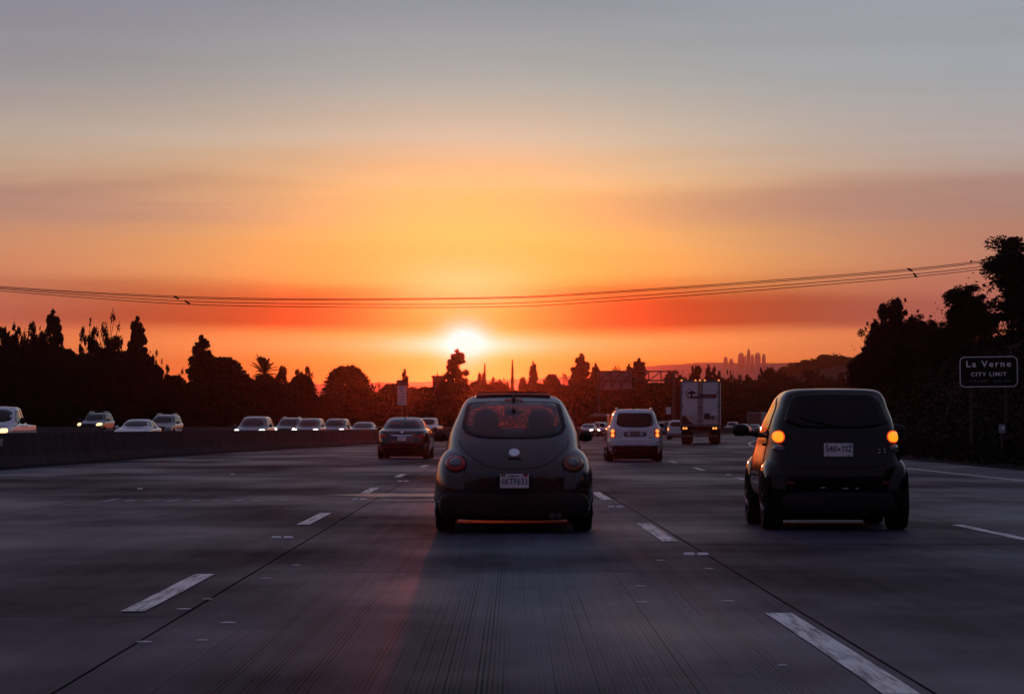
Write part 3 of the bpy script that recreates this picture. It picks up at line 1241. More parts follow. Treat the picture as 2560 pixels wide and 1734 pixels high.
def mesh_quads(name, V, m):
    me = bpy.data.meshes.new(name)
    n = len(V) // 4
    me.vertices.add(len(V))
    me.vertices.foreach_set('co', np.ascontiguousarray(V, dtype=np.float32).ravel())
    me.loops.add(n * 4)
    me.loops.foreach_set('vertex_index', np.arange(n * 4, dtype=np.int32))
    me.polygons.add(n)
    me.polygons.foreach_set('loop_start', np.arange(0, n * 4, 4, dtype=np.int32))
    me.polygons.foreach_set('loop_total', np.full(n, 4, dtype=np.int32))
    me.update()
    me.validate()
    me.materials.append(m)
    return me


def trunk_mesh(name, paths):
    b = MB()
    for pts, r0, r1 in paths:
        b.tube(pts, r0, 6, r1)
    me = bpy.data.meshes.new(name)
    me.from_pydata([tuple(v) for v in b.v], [], [tuple(f) for f in b.f])
    me.materials.append(M_BARK)
    return me


def clump(c, r, n, rng, sq=0.8):
    p = rng.normal(size=(n, 3))
    p /= np.linalg.norm(p, axis=1)[:, None]
    p *= (rng.uniform(0, 1, n) ** .45)[:, None] * r
    p[:, 2] *= sq
    return p + np.array(c)


def make_tree(kind, seed, leaf=.34, dens_=1.0):
    """unit tree 10 m tall, about 6 m wide; returns (crown mesh, trunk mesh)"""
    rng = np.random.default_rng(seed)
    P = []
    paths = []
    if kind in ('broad', 'open'):
        paths.append(([(0, 0, -.3), (.1, 0, 1.5), (.05, .1, 3.2), (.2, 0, 5.5), (.1, 0, 8.6)], .26, .05))
        nl = 15 if kind == 'broad' else 13
        for k in range(nl):
            a = rng.uniform(0, 6.28)
            z0 = rng.uniform(1.6, 6.5)
            z1 = min(9.5, z0 + rng.uniform(.8, 3.4))
            sh = math.sin(min(1, (z1 - .5) / 9.5) * 2.7) if kind == 'broad' else 0.55 + .5 * math.sin(z1 / 10 * 2.6)
            rad = rng.uniform(.7, 1.0) * 3.0 * max(.25, sh)
            e = np.array((math.cos(a) * rad, math.sin(a) * rad, z1))
            s0 = np.array((.1, 0, z0))
            mid = (s0 + e) / 2 + rng.normal(size=3) * .25
            paths.append(([s0, mid, e], .10, .025))
            nsub = 4 if kind == 'broad' else 3
            for j in range(nsub):
                q = s0 + (e - s0) * rng.uniform(.45, 1.05) + rng.normal(size=3) * (.55 if kind == 'broad' else .45)
                q[2] = min(q[2], 9.6)
                P.append(clump(q, rng.uniform(.55, 1.15) * (1 if kind == 'broad' else .78), int(150 * dens_), rng))
        top = 9 if kind == 'broad' else 5
        for k in range(top):
            q = np.array((rng.normal() * 1.0, rng.normal() * 1.0, rng.uniform(6.8, 9.5)))
            P.append(clump(q, rng.uniform(.5, .95), int(120 * dens_), rng))
            paths.append(([(0.1, 0, 6.0), q], .05, .015))
        for k in range(18):   # wispy sprigs that break the outline
            a = rng.uniform(0, 6.28)
            z = rng.uniform(3.5, 10.0)
            rad = (2.6 * math.sin(min(1, z / 10.2) * 2.75) + .5)
            q = np.array((math.cos(a) * rad, math.sin(a) * rad, z))
            P.append(clump(q, rng.uniform(.2, .42), int(26 * dens_), rng, 1.3))
            paths.append(([(0.1, 0, max(1.5, z * .7)), q], .06, .035))
        if kind == 'broad':
            P.append(rng.normal(size=(int(1300 * dens_), 3)) * np.array((1.35, 1.35, 1.7)) + np.array((0, 0, 4.6)))
    elif kind == 'dense':
        paths.append(([(0, 0, -.3), (0, 0, 4), (0, 0, 7.5)], .3, .08))
        for k in range(130):
            a = k * 2.39996 + rng.uniform(-.15, .15)
            t = math.sin(math.pi / 2 * ((k + .5) / 130)) ** 1.0
            z = 9.2 * t
            rad = 3.1 * math.sqrt(max(0, 1 - (t * .985) ** 2.2)) * rng.uniform(.86, 1.03)
            q = (math.cos(a) * rad, math.sin(a) * rad, z + .3)
            P.append(clump(q, rng.uniform(.5, .95), int(85 * dens_), rng))
            if k % 5 == 0:
                paths.append(([(0, 0, max(.5, z * .5)), q], .07, .02))
        p = rng.normal(size=(int(2600 * dens_), 3))
        p /= np.linalg.norm(p, axis=1)[:, None]
        p *= (rng.uniform(.3, 1, len(p)) ** .5)[:, None] * np.array((2.7, 2.7, 8.4))
        p[:, 2] = np.abs(p[:, 2])
        P.append(p)
        for k in range(26):
            a = rng.uniform(0, 6.28)
            t = rng.uniform(.35, 1.0)
            rad = 3.15 * math.sqrt(max(0, 1 - (t * .98) ** 2.6))
            P.append(clump((math.cos(a) * rad, math.sin(a) * rad, 9.5 * t + .3), rng.uniform(.15, .32), int(18 * dens_), rng, 1.2))
    elif kind in ('conifer', 'slender'):
        wide = 2.6 if kind == 'conifer' else 1.9
        paths.append(([(0, 0, -.3), (0, 0, 5), (0, 0, 9.9)], .22, .03))
        z = 1.0
        while z < 9.7:
            t = z / 10
            rad = wide * (1 - t) ** .68 * rng.uniform(.72, 1.12) + .2
            for j in range(8 if t < .6 else 6):
                a = rng.uniform(0, 6.28)
                e = (math.cos(a) * rad * .85, math.sin(a) * rad * .85, z - .1 + rng.uniform(-.15, .3))
                paths.append(([(0, 0, z - .2), e], .05, .015))
                P.append(clump(e, rng.uniform(.26, .42) + .25 * (1 - t), int(75 * dens_), rng, .75))
                P.append(clump((e[0] * .5, e[1] * .5, e[2]), .3 + .3 * (1 - t), int(60 * dens_), rng, .75))
            z += .42 + .2 * (1 - t)
        P.append(clump((0, 0, 9.75), .24, int(50 * dens_), rng, 1.3))
        zz = rng.uniform(.2, 9.2, int(700 * dens_))
        an = rng.uniform(0, 6.28, len(zz))
        rr_ = wide * .55 * (1 - zz / 10) ** .8 * rng.uniform(0, 1, len(zz)) ** .5
        P.append(np.stack([rr_ * np.cos(an), rr_ * np.sin(an), zz], 1))
    elif kind == 'cypress':
        paths.append(([(0, 0, -.3), (0, 0, 9.6)], .2, .03))
        zz = 10 * rng.uniform(0, 1, int(3600 * dens_)) ** 1.25
        an = rng.uniform(0, 6.28, len(zz))
        prof_ = .78 * np.clip(1 - zz / 10.02, 0, 1) ** .85 + .05
        rr_ = prof_ * rng.uniform(.0, 1, len(zz)) ** .4 * (1 + .12 * np.sin(an * 3 + zz * 2))
        P.append(np.stack([rr_ * np.cos(an), rr_ * np.sin(an), zz], 1))
    elif kind == 'bare':
        def br(p, d, ln, r, lv):
            q = p + d * ln
            mid = (p + q) / 2 + rng.normal(size=3) * ln * .06
            paths.append(([p, mid, q], r, r * .55))
            if lv == 0:
                P.append(clump(q, .28, 5, rng))
                return
            for j in range(3):
                nd_ = d + rng.normal(size=3) * .48
                nd_[2] = abs(nd_[2]) + .15
                nd_ /= np.linalg.norm(nd_)
                br(q, nd_, ln * .68, r * .55, lv - 1)
        br(np.array((0, 0, -.2)), np.array((0, 0, 1.0)), 3.6, .22, 4)
    V = leaves_np(np.concatenate(P), leaf, rng)
    V[:, 2] = np.minimum(V[:, 2], 10.3)
    m = M_NEEDLE if kind in ('conifer', 'slender', 'cypress') else M_LEAF
    return mesh_quads('crown', V, m), trunk_mesh('trunk', paths)


def make_palm():
    rng = np.random.default_rng(3)
    tp = [(0, 0, -.3), (.1, 0, 3), (.05, 0, 6.3)]
    b = MB()
    quads = []
    for k in range(46):
        a = 2 * math.pi * k / 46 * 5.0 + rng.uniform(-.2, .2)
        el = rng.uniform(-.5, 1.45)
        ln = rng.uniform(2.6, 3.6)
        d = np.array((math.cos(a), math.sin(a)))
        pts = []
        for i in range(8):
            t = i / 7
            hx = math.cos(el) * ln * t
            hz = math.sin(el) * ln * t - .95 * (t ** 2.2) * (1.25 - .35 * el)
            pts.append(np.array((.05 + d[0] * hx, d[1] * hx, 6.4 + hz)))
        b.tube(pts, .035, 4, .01)
        sd_ = np.array((-d[1], d[0], 0))
        for i in range(34):
            t = .14 + .86 * i / 33
            f = t * 7
            i0 = min(6, int(f))
            p = pts[i0] + (pts[i0 + 1] - pts[i0]) * (f - i0)
            dr = pts[i0 + 1] - pts[i0]
            dr /= np.linalg.norm(dr)
            w = .62 * math.sin(min(1, t * .9 + .12) * math.pi) + .1
            for s in (-1, 1):
                tip = p + sd_ * s * w * .75 + dr * w * .75 + np.array((0, 0, -.16 * w))
                quads += [p - dr * .035, p + dr * .035, tip + dr * .012, tip - dr * .012]
    me = mesh_quads('frond_leaflets', np.array(quads), M_PALM)
    t = MB().tube(tp, .26, 10, .2)
    t.lathe([(.2, 6.0), (.34, 6.3), (.30, 6.6), (.08, 6.9)], (.05, 0, 0), 'z', 12)
    tm = bpy.data.meshes.new('trunk')
    tm.from_pydata([tuple(v) for v in t.v], [], [tuple(f) for f in t.f])
    tm.materials.append(M_BARK)
    rm = bpy.data.meshes.new('frond_ribs')
    rm.from_pydata([tuple(v) for v in b.v], [], [tuple(f) for f in b.f])
    rm.materials.append(M_BARK)
    return me, tm, rm


BANK_TREES = {}
LIB = {
    'broad': [make_tree('broad', s) for s in (1, 2, 3)],
    'open': [make_tree('open', s, .30) for s in (4, 5)],
    'dense': [make_tree('dense', s) for s in (6, 7, 8)],
    'conifer': [make_tree('conifer', s, .28) for s in (9, 10)],
    'slender': [make_tree('slender', s, .28) for s in (12,)],
    'cypress': [make_tree('cypress', 13, .22)],
    'bare': [make_tree('bare', 14, .2), make_tree('bare', 15, .2)],
    'near': [make_tree('broad', s, .23, 2.2) for s in (21, 22)],
    'nearopen': [make_tree('open', s, .22, 2.0) for s in (23,)],
    'neardense': [make_tree('dense', s, .23, 2.0) for s in (24,)],
}
NAMES = {'broad': 'broadleaf_tree', 'open': 'broadleaf_tree', 'dense': 'bushy_tree', 'conifer': 'conifer_tree', 'slender': 'conifer_tree',
         'cypress': 'cypress_tree', 'bare': 'bare_tree', 'near': 'broadleaf_tree', 'nearopen': 'broadleaf_tree', 'neardense': 'bushy_tree'}
WID = {'broad': 6.4, 'open': 6.4, 'dense': 6.8, 'conifer': 5.0, 'slender': 4.0, 'cypress': 1.6, 'bare': 6.0, 'near': 6.4, 'nearopen': 6.4, 'neardense': 6.8}
KC = {}


def tree(kind, x, y, z0, top, width, label, group, var=None, cat='tree'):
    k = KC.get(kind, 0)
    KC[kind] = k + 1
    lib = LIB[kind]
    cm, tm = lib[(k if var is None else var) % len(lib)]
    h = (top - z0)
    root = empty(NAMES[kind], (x, y, z0), random.uniform(0, 6.28), label, cat, group)
    for nm, me in (('trunk', tm), ('crown', cm)):
        o = bpy.data.objects.new(nm, me)
        COL.objects.link(o)
        o.parent = root
    root.scale = (width / WID[kind], width / WID[kind], h / 10.0)
    return root


def line_y(px, xb=-37.0):
    """distance at which the row xb (relative to the road) crosses photo column px"""
    lo, hi = 60.0, 1600.0
    for _ in range(50):
        m_ = (lo + hi) / 2
        if xb + bend(m_) < (px - 1280) / F * m_:
            lo = m_
        else:
            hi = m_
    return (lo + hi) / 2


def ptree(kind, px, py, wpx, label, group, dy=None, Y=None, z0=0.0, var=None):
    if Y is None:
        Y = line_y(px) + (random.uniform(2, 18) if dy is None else dy)
    x, _, top = at(px, py, Y)
    return tree(kind, x, Y, z0, top, wpx / F * Y, label, group, var)


G_L = 'trees in the tall dark grove at left'
G_M = 'trees lining the far side of the freeway'
G_S = 'trees silhouetted under the setting sun'
G_R = 'trees on the right embankment'
for a in (
    ('broad', 22, 822, 95, 'rounded dark tree at the far left edge of the picture'),
    ('open', 58, 795, 75, 'loose tree with bare twigs poking out, second from the left edge'),
    ('broad', 104, 808, 85, 'dense round tree just left of the pointed conifer at left'),
    ('conifer', 133, 772, 100, 'tall pointed conifer rising above the left grove'),
    ('open', 222, 800, 60, 'spindly open tree between the pointed conifer and the tallest leafy tree'),
    ('open', 268, 772, 82, 'tallest leafy tree of the left grove with ragged open crown'),
    ('conifer', 344, 792, 104, 'knob topped conifer at the right end of the left grove'),
    ('broad', 372, 868, 62, 'sloping tree at the right shoulder of the left grove'),
    ('open', 408, 900, 46, 'small loose tree in the gap right of the left grove'),
    ('open', 446, 915, 44, 'little open tree left of the small conifer above the dome hedge'),
    ('slender', 503, 838, 112, 'small tiered conifer standing alone above the bushy trees'),
    ('dense', 552, 893, 190, 'wide dome shaped bushy tree left of the palm'),
    ('broad', 702, 918, 40, 'narrow leafy tree just right of the palm'),
    ('broad', 757, 918, 56, 'small ragged tree between the palm and the big dome tree'),
    ('dense', 868, 916, 158, 'big smooth dome shaped tree standing alone left of the carpool sign'),
):
    ptree(a[0], a[1], a[2], a[3], a[4], G_L if a[1] < 400 else G_M)
for a in (
    ('bare', 952, 945, 34, 'pale thin tree between the dome tree and the carpool sign'),
    ('slender', 1012, 922, 40, 'small pointed tree directly above the carpool sign'),
    ('conifer', 1142, 872, 108, 'tall lacy tree with its tip against the sun'),
    ('broad', 1108, 930, 46, 'small tree at the left foot of the tree against the sun'),
    ('cypress', 1212, 908, 17, 'left of the two thin spire cypresses above the compact car'),
    ('cypress', 1281, 900, 18, 'right and taller of the two thin spire cypresses above the compact car'),
    ('broad', 1202, 934, 34, 'low leafy tree beside the left cypress'),
    ('broad', 1240, 944, 38, 'low tree between the two cypresses'),
    ('open', 1262, 946, 30, 'small arching tree at the left of the taller cypress'),
    ('dense', 1307, 944, 36, 'low pointed bush tree right of the taller cypress'),
    ('slender', 1333, 904, 46, 'slim tiered tree right of the cypresses'),
    ('dense', 1380, 936, 70, 'rounded tree left of the tall conifer by the gantry'),
    ('bare', 1407, 922, 34, 'leafless tree sticking up left of the tall conifer'),
    ('slender', 1454, 884, 92, 'tall dark conifer just left of the sign gantry'),
    ('conifer', 1489, 908, 60, 'shorter conifer touching the left end of the sign gantry'),
    ('bare', 1533, 902, 46, 'leafless tree rising behind the gantry sign panel'),
    ('conifer', 1573, 908, 50, 'small conifer behind the right edge of the gantry sign panel'),
    ('conifer', 1598, 896, 84, 'full conifer rising above the gantry truss'),
):
    ptree(a[0], a[1], a[2], a[3], a[4], G_S, dy=random.uniform(6, 26))
for i, a in enumerate((
    (1672, 926, 40), (1703, 922, 44), (1737, 917, 34), (1771, 911, 30), (1789, 917, 24), (1830, 922, 34), (1868, 936, 50), (1915, 921, 40),
    (1938, 926, 34), (1962, 929, 38), (1990, 936, 44), (2030, 926, 50), (2058, 936, 50), (2090, 932, 56))):
    ptree('broad' if i % 3 else 'slender', a[0], a[1], a[2] * 1.25, 'dark tree in the distant row behind the white truck trailer', 'distant dark trees behind the truck', dy=random.uniform(4, 40))
# bushy trees that close the row down to the wall
px = -60
while px < 2160:
    base = 872 if px < 350 else (948 if px < 780 else (988 if px < 940 else (964 if px < 1600 else 950)))
    ptree('dense', px, base + random.uniform(-10, 14), random.uniform(100, 135), 'low dark bushy tree filling the row behind the opposite road', 'bushy trees filling the row behind the opposite road', dy=random.uniform(0, 12))
    px += random.uniform(38, 52)
px = -40
while px < 2160:
    Yq = line_y(px) + 0.5
    ptree('dense', px, 1015 + random.uniform(-12, 10), random.uniform(80, 120), 'low dark bushy tree filling the row behind the opposite road', 'bushy trees filling the row behind the opposite road', dy=0)
    px += random.uniform(52, 66)

# palm
pm, ptm, prm = make_palm()
Yp = line_y(660) + 4
xp, _, zt = at(660, 860, Yp)
palm = empty('palm_tree', (xp, Yp, 0), 0.7, 'single palm tree with drooping fronds above the bushy trees at left', 'tree', G_M)
for nm, me in (('trunk', ptm), ('fronds', pm), ('frond_ribs', prm)):
    o = bpy.data.objects.new(nm, me)
    COL.objects.link(o)
    o.parent = palm
k = 86 / F * Yp / 6.2
palm.scale = (k, k, zt / 9.55)

# right bank
for a in (
    ('neardense', 2165, 880, 60, 168, 'lowest bushy tree at the left foot of the right embankment'),
    ('near', 2192, 803, 78, 160, 'leafy tree at the left end of the right embankment grove'),
    ('near', 2238, 748, 96, 150, 'pointed leafy tree in the middle of the right embankment grove'),
    ('nearopen', 2298, 778, 96, 140, 'loose crowned tree between the pointed tree and the big round tree at right'),
    ('near', 2352, 800, 80, 135, 'small round tree left of the big round tree at right'),
    ('near', 2424, 712, 140, 125, 'big round dark tree above the city limit sign'),
    ('nearopen', 2478, 775, 60, 118, 'small open tree between the big round tree and the right edge tree'),
    ('near', 2590, 590, 250, 102, 'tallest tree cut off by the right edge of the picture'),
    ('near', 2610, 690, 200, 99, 'tree at the right picture edge below the tallest one'),
    ('conifer', 2244, 742, 62, 149, 'pointed dark conifer tip at the peak of the right embankment grove'),
    ('slender', 2188, 798, 60, 159, 'small knobby conifer at the left shoulder of the right embankment grove'),
    ('neardense', 2270, 880, 150, 138, 'broad low bush under the pointed tree on the embankment'),
    ('neardense', 2424, 742, 124, 127, 'dense lower crown filling the big round tree mass above the city limit sign'),
    ('neardense', 2298, 802, 88, 142, 'dense low tree between the pointed tree and the big round tree'),
    ('neardense', 2585, 650, 150, 104, 'dense dark lower tree filling the right edge of the picture'),
    ('neardense', 2390, 850, 160, 122, 'broad low bush under the big round tree on the embankment'),
    ('neardense', 2180, 900, 120, 150, 'low bush at the left foot of the embankment grove'),
):
    Y = a[4]
    x = (a[1] - 1280) / F * Y
    z0 = bank_h(x - bend(Y)) - .15
    tree(a[0], x, Y, z0, at(a[1], a[2], Y)[2], a[3] / F * Y, a[5], G_R)
for i in range(16):
    Y = 150 + i * 16 + random.uniform(-3, 3)
    xb = 19.0 + random.uniform(-1, 3)
    x = xb + bend(Y)
    tree('dense', x, Y, bank_h(xb) - .2, bank_h(xb) + random.uniform(1.2, 2.2), random.uniform(3, 4.5), 'dark bushy shrub growing along the right embankment beyond the sign', 'shrubs along the right embankment', cat='shrub')

# ivy over the near bank
n = 60000
yy = RNG.uniform(46, 190, n)
xb = RNG.uniform(13.9, 22.5, n)
zz = np.array([bank_h(v) for v in xb])
bx = np.array([bend(v) for v in yy])
C = np.stack([xb + bx, yy, zz + RNG.uniform(-.05, .28, n)], 1)
ivy = link('ivy', mesh_quads('ivy', leaves_np(C, .15, RNG), leaf_mat('ivy leaves', (0.013, 0.013, 0.012), 0.1)), None)
ivy['kind'] = 'stuff'

# ------------------------------------------------------------------ far hills and the city
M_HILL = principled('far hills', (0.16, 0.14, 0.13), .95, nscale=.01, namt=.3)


def ridge(name, prof, Y, depth, m, seed, jag):
    rng = random.Random(seed)
    pts = []
    for i in range(len(prof) - 1):
        (a, b), (c, d) = prof[i], prof[i + 1]
        k = max(1, int((c - a) / 6))
        for t in range(k):
            u = t / k
            pts.append((a + (c - a) * u, b + (d - b) * (3 * u * u - 2 * u ** 3) + rng.uniform(-jag, jag)))
    pts.append(prof[-1])
    vs, fs = [], []
    for px, py in pts:
        x, _, z = at(px, py, Y)
        vs += [(x, Y - depth, -1 + .0), (x, Y - depth * .45, z * .52), (x, Y, z), (x, Y + depth * .3, z * .5), (x, Y + depth * .6, -1)]
    for k in range(len(pts) - 1):
        for i in range(4):
            a = k * 5 + i
            fs.append((a, a + 5, a + 6, a + 1))
    o = raw(name, vs, fs, m, None, True)
    o['kind'] = 'structure'
    return o


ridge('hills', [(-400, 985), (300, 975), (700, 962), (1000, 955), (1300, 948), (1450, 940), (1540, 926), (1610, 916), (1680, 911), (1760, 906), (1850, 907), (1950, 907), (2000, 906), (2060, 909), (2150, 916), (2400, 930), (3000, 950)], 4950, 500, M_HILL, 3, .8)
ridge('hillside', [(1820, 1000), (1900, 958), (1950, 938), (2000, 922), (2040, 912), (2080, 902), (2120, 905), (2180, 915), (2300, 935), (2600, 980)], 1150, 180, principled('near hill scrub', (.030, .028, .026), .95, spec=.05, nscale=.05, namt=.4), 4, 3)
rr_ = np.random.default_rng(31)
for i, (px, py, w) in enumerate(((1935, 932, 34), (1962, 924, 30), (1990, 914, 34), (2014, 907, 30), (2036, 903, 26), (2060, 894, 34), (2084, 890, 30), (2104, 897, 30), (2128, 900, 36))):
    ptree('dense' if i % 2 else 'broad', px, py - 8, w * 1.5, 'hazy grey tree on the low hill beyond the right end of the trees', 'hazy trees on the low far hill', Y=1140, z0=max(0, at(px, py + 26, 1140)[2]))

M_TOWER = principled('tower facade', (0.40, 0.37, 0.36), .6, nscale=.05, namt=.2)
for i, (x0, x1, yt, lab) in enumerate((
        (1809, 1819, 891, 'leftmost small block of the hazy far skyline'),
        (1823, 1833, 896, 'lowest block of the hazy far skyline, between its leftmost block and the first tall slab'),
        (1845, 1860, 881, 'first broad tall slab of the hazy far skyline'),
        (1861, 1866, 887, 'narrow low tower left of the tallest tower of the hazy far skyline'),
        (1867, 1876, 874, 'tallest stepped tower of the hazy far skyline'),
        (1877, 1885, 885, 'low tower directly right of the tallest tower of the hazy far skyline'),
        (1887, 1901, 881, 'broad slab right of the tallest tower of the hazy far skyline'),
        (1905, 1914, 884, 'rightmost tower of the hazy far skyline'))):
    Y = 4800 + (i % 3) * 14
    x, _, z = at((x0 + x1) / 2, yt, Y)
    w = (x1 - x0) / F * Y
    zb = 96.0
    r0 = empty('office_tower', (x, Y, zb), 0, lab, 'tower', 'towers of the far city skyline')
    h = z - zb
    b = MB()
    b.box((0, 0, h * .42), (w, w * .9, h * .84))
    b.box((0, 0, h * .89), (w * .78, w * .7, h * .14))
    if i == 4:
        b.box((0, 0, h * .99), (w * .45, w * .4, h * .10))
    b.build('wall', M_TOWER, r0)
    wn = MB()
    k = 0
    zz = h * .3
    while zz < h * .82:
        wn.box((0, -w * .45 - .03, zz), (w * .9, .08, 1.1))
        zz += 2.4
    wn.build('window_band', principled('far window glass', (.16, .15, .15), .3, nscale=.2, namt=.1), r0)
    MB().box((0, 0, h * .97), (w * .4, w * .4, h * .03)).build('roof_plant', M_TOWER, r0)

# ------------------------------------------------------------------ house, flat building
M_STUCCO = principled('dark stucco', (0.05, 0.042, 0.038), .85, nscale=2, namt=.2)
M_ROOF = principled('shingle roof', (0.035, 0.03, 0.03), .85, nscale=5, namt=.4)
M_TRIM = principled('pale trim', (0.35, 0.32, 0.31), .6, nscale=5, namt=.1)
Y = line_y(1455) - 2.5
x, _, za = at(1455, 987, Y)
ze = at(1455, 1000, Y)[2]
hw = 24 / F * Y
ho = empty('house', (x, Y, 0), 0, 'small gabled house front with a pale roof edge among the trees under the gantry sign', 'house')
MB().add([(-hw * .9, 0, 0), (hw * .9, 0, 0), (hw * .9, 0, ze), (0, 0, za - .1), (-hw * .9, 0, ze), (-hw * .9, 6, 0), (hw * .9, 6, 0), (hw * .9, 6, ze), (0, 6, za - .1), (-hw * .9, 6, ze)],
         [(0, 1, 2, 3, 4), (9, 8, 7, 6, 5), (0, 5, 6, 1), (1, 6, 7, 2), (4, 9, 5, 0)]).build('wall', M_STUCCO, ho)
rf = MB()
for s in (-1, 1):
    rf.add([(0, -.4, za), (s * hw * 1.08, -.4, ze - .08), (s * hw * 1.08, 6.4, ze - .08), (0, 6.4, za), (0, -.4, za - .12), (s * hw * 1.08, -.4, ze - .2), (s * hw * 1.08, 6.4, ze - .2), (0, 6.4, za - .12)],
           [(0, 1, 2, 3), (4, 7, 6, 5), (0, 4, 5, 1), (1, 5, 6, 2), (2, 6, 7, 3)])
rf.build('roof', M_ROOF, ho)
tr_ = MB()
for s in (-1, 1):
    tr_.tube([(0, -.45, za - .02), (s * hw * 1.08, -.45, ze - .1)], .07, 5)
tr_.build('bargeboard', M_TRIM, ho)
wf = MB().box((0, -.03, ze * .5), (hw * .6, .06, 1.2)).build('window', M_TRIM, ho)
MB().box((0, -.05, ze * .5), (hw * .5, .06, 1.0)).build('pane', M_GLASS, wf)

Y = line_y(1098) + 40
x, _, zt = at(1098, 943, Y)
bo = empty('office_block', (x, Y, 0), 0, 'flat topped building half hidden behind the tree against the sun', 'building')
w = 30 / F * Y
MB().box((0, 0, zt / 2), (w, 8, zt)).build('wall', M_STUCCO, bo)
MB().box((0, 0, zt + .06), (w + .3, 8.3, .25)).build('parapet', M_ROOF, bo)
for s in (-.3, 0, .3):
    f_ = MB().box((s * w, -4.02, zt * .72), (w * .2, .06, 1.3)).build('window', M_TRIM, bo)
    MB().box((s * w, -4.06, zt * .72), (w * .17, .04, 1.1)).build('pane', M_GLASS, f_)

# ------------------------------------------------------------------ sign gantry over the opposite road
M_STEEL = principled('dull galvanised steel', (0.05, 0.047, 0.05), .6, metal=.3, nscale=4, namt=.2)
M_PANEL = principled('bare aluminium panel back', (0.34, 0.32, 0.34), .6, metal=.2, nscale=1.5, namt=.15)
Yg = line_y(1590, -34.0) - 28
gx0, gx1 = at(1497, 0, Yg)[0], at(1684, 0, Yg)[0]
zt, zb = at(0, 928, Yg)[2], at(0, 951, Yg)[2]
ga = empty('sign_gantry', (0, Yg, 0), 0, 'steel truss sign gantry over the opposite road seen from behind', 'sign gantry')
for yy in (-.5, .5):
    for zz in (zt, zb):
        MB().tube([(gx0, yy, zz), (gx1, yy, zz)], .11, 6).build('chord', M_STEEL, ga)
nb = 6
for i in range(nb + 1):
    xx = gx0 + (gx1 - gx0) * i / nb
    b = MB()
    b.tube([(xx, -.5, zb), (xx, -.5, zt)], .08, 5)
    b.tube([(xx, .5, zb), (xx, .5, zt)], .08, 5)
    b.tube([(xx, -.5, zt), (xx, .5, zt)], .06, 5)
    b.tube([(xx, -.5, zb), (xx, .5, zb)], .06, 5)
    b.build('web_post', M_STEEL, ga)
    if i < nb:
        x2 = gx0 + (gx1 - gx0) * (i + 1) / nb
        MB().tube([(xx, -.52, zb), (x2, -.52, zt)], .08, 5).build('diagonal', M_STEEL, ga)
for xx in (gx0, gx1):
    MB().tube([(xx, 0, -.1), (xx, 0, zt)], .24, 10).build('gantry_post', M_STEEL, ga)
pz0, pz1 = at(0, 971, Yg)[2], at(0, 929, Yg)[2]
pxa, pxb = at(1500, 0, Yg)[0], at(1580, 0, Yg)[0]
MB().box(((pxa + pxb) / 2, .75, (pz0 + pz1) / 2), (pxb - pxa, .06, pz1 - pz0)).build('sign_panel', M_PANEL, ga)
for i in range(4):
    xx = pxa + (pxb - pxa) * (.06 + .88 * i / 3)
    MB().box((xx, .66, (pz0 + pz1) / 2), (.12, .1, pz1 - pz0)).build('panel_rib', M_STEEL, ga)
for i in range(3):
    xa = pxa + (pxb - pxa) * (.06 + .88 * i / 3)
    xb = pxa + (pxb - pxa) * (.06 + .88 * (i + 1) / 3)
    MB().tube([(xa, .60, pz0 + .1), (xb, .60, pz1 - .1)], .08, 5).build('brace', M_STEEL, ga)
MB().box(((pxa + pxb) / 2, .66, pz0 - .12), (pxb - pxa + .2, .5, .18)).build('catwalk', M_STEEL, ga)

# ------------------------------------------------------------------ carpool sign on the median
M_SIGNW = principled('white sign sheet', (0.75, 0.73, 0.72), .5, nscale=6, namt=.08)
M_SIGND = principled('dark sign sheet', (0.02, 0.02, 0.022), .5, nscale=6, namt=.2)
Yh = 184.0
x, _, z = at(1005, 988.5, Yh)
sg = empty('carpool_sign', (x, Yh, 0), 0, 'tall narrow white regulatory sign with a dark board on top, standing on the median', 'road sign')
zc = z
hh, ww = 48 / F * Yh, 22 / F * Yh
sp = MB().box((0, 0, zc), (ww, .02, hh), 0, .006).build('sign_panel', M_SIGNW, sg)
for i, wd in enumerate(('CARPOOL', 'IS', '2 OR', 'MORE', 'PER', 'VEHICLE')):
    text('lettering', wd, .145, (0, -.014, zc + hh * (.40 - i * .157)), M_INK, sp, width=min(ww * .84, .115 * len(wd)))
zt_ = at(0, 949, Yh)[2]
zb_ = at(0, 965, Yh)[2]
MB().box((.03, .0, (zt_ + zb_) / 2), (29 / F * Yh, .02, zt_ - zb_ - .02), 0, .006).build('top_board', M_SIGND, sg)
MB().tube([(0, .06, .9), (0, .06, zt_ - .05)], .045, 8).build('post', M_STEEL, sg)

Ys = 366.0
x, _, z = at(1671, 1026, Ys)
s2 = empty('small_sign', (x, Ys, 0), 0, 'small white rectangular sign on a thin post between the pale crossover and the truck', 'road sign')
MB().box((0, 0, z), (12.5 / F * Ys, .02, 17.5 / F * Ys), 0, .006).build('sign_panel', M_SIGNW, s2)
MB().tube([(0, .06, 0), (0, .06, z + .3)], .05, 8).build('post', M_STEEL, s2)

# ------------------------------------------------------------------ city limit sign
Yc = 85.0
x, _, z = at(2474, 929, Yc)
M_SGREEN = principled('dark green sign sheet', (0.003, 0.007, 0.006), .7, spec=.2, nscale=5, namt=.15)
M_SLET = principled('reflective sign lettering', (0.95, 0.95, 0.95), .5, nscale=20, namt=.05)
cs = empty('city_limit_sign', (x, Yc, 0), R(-1), 'dark city limit sign with pale border and lettering at the roadside right', 'road sign')
cs.rotation_euler = (0, R(-0.6), R(-2))
px2m = Yc / F
W_, H_ = 146 * px2m, 78 * px2m
corner = .17


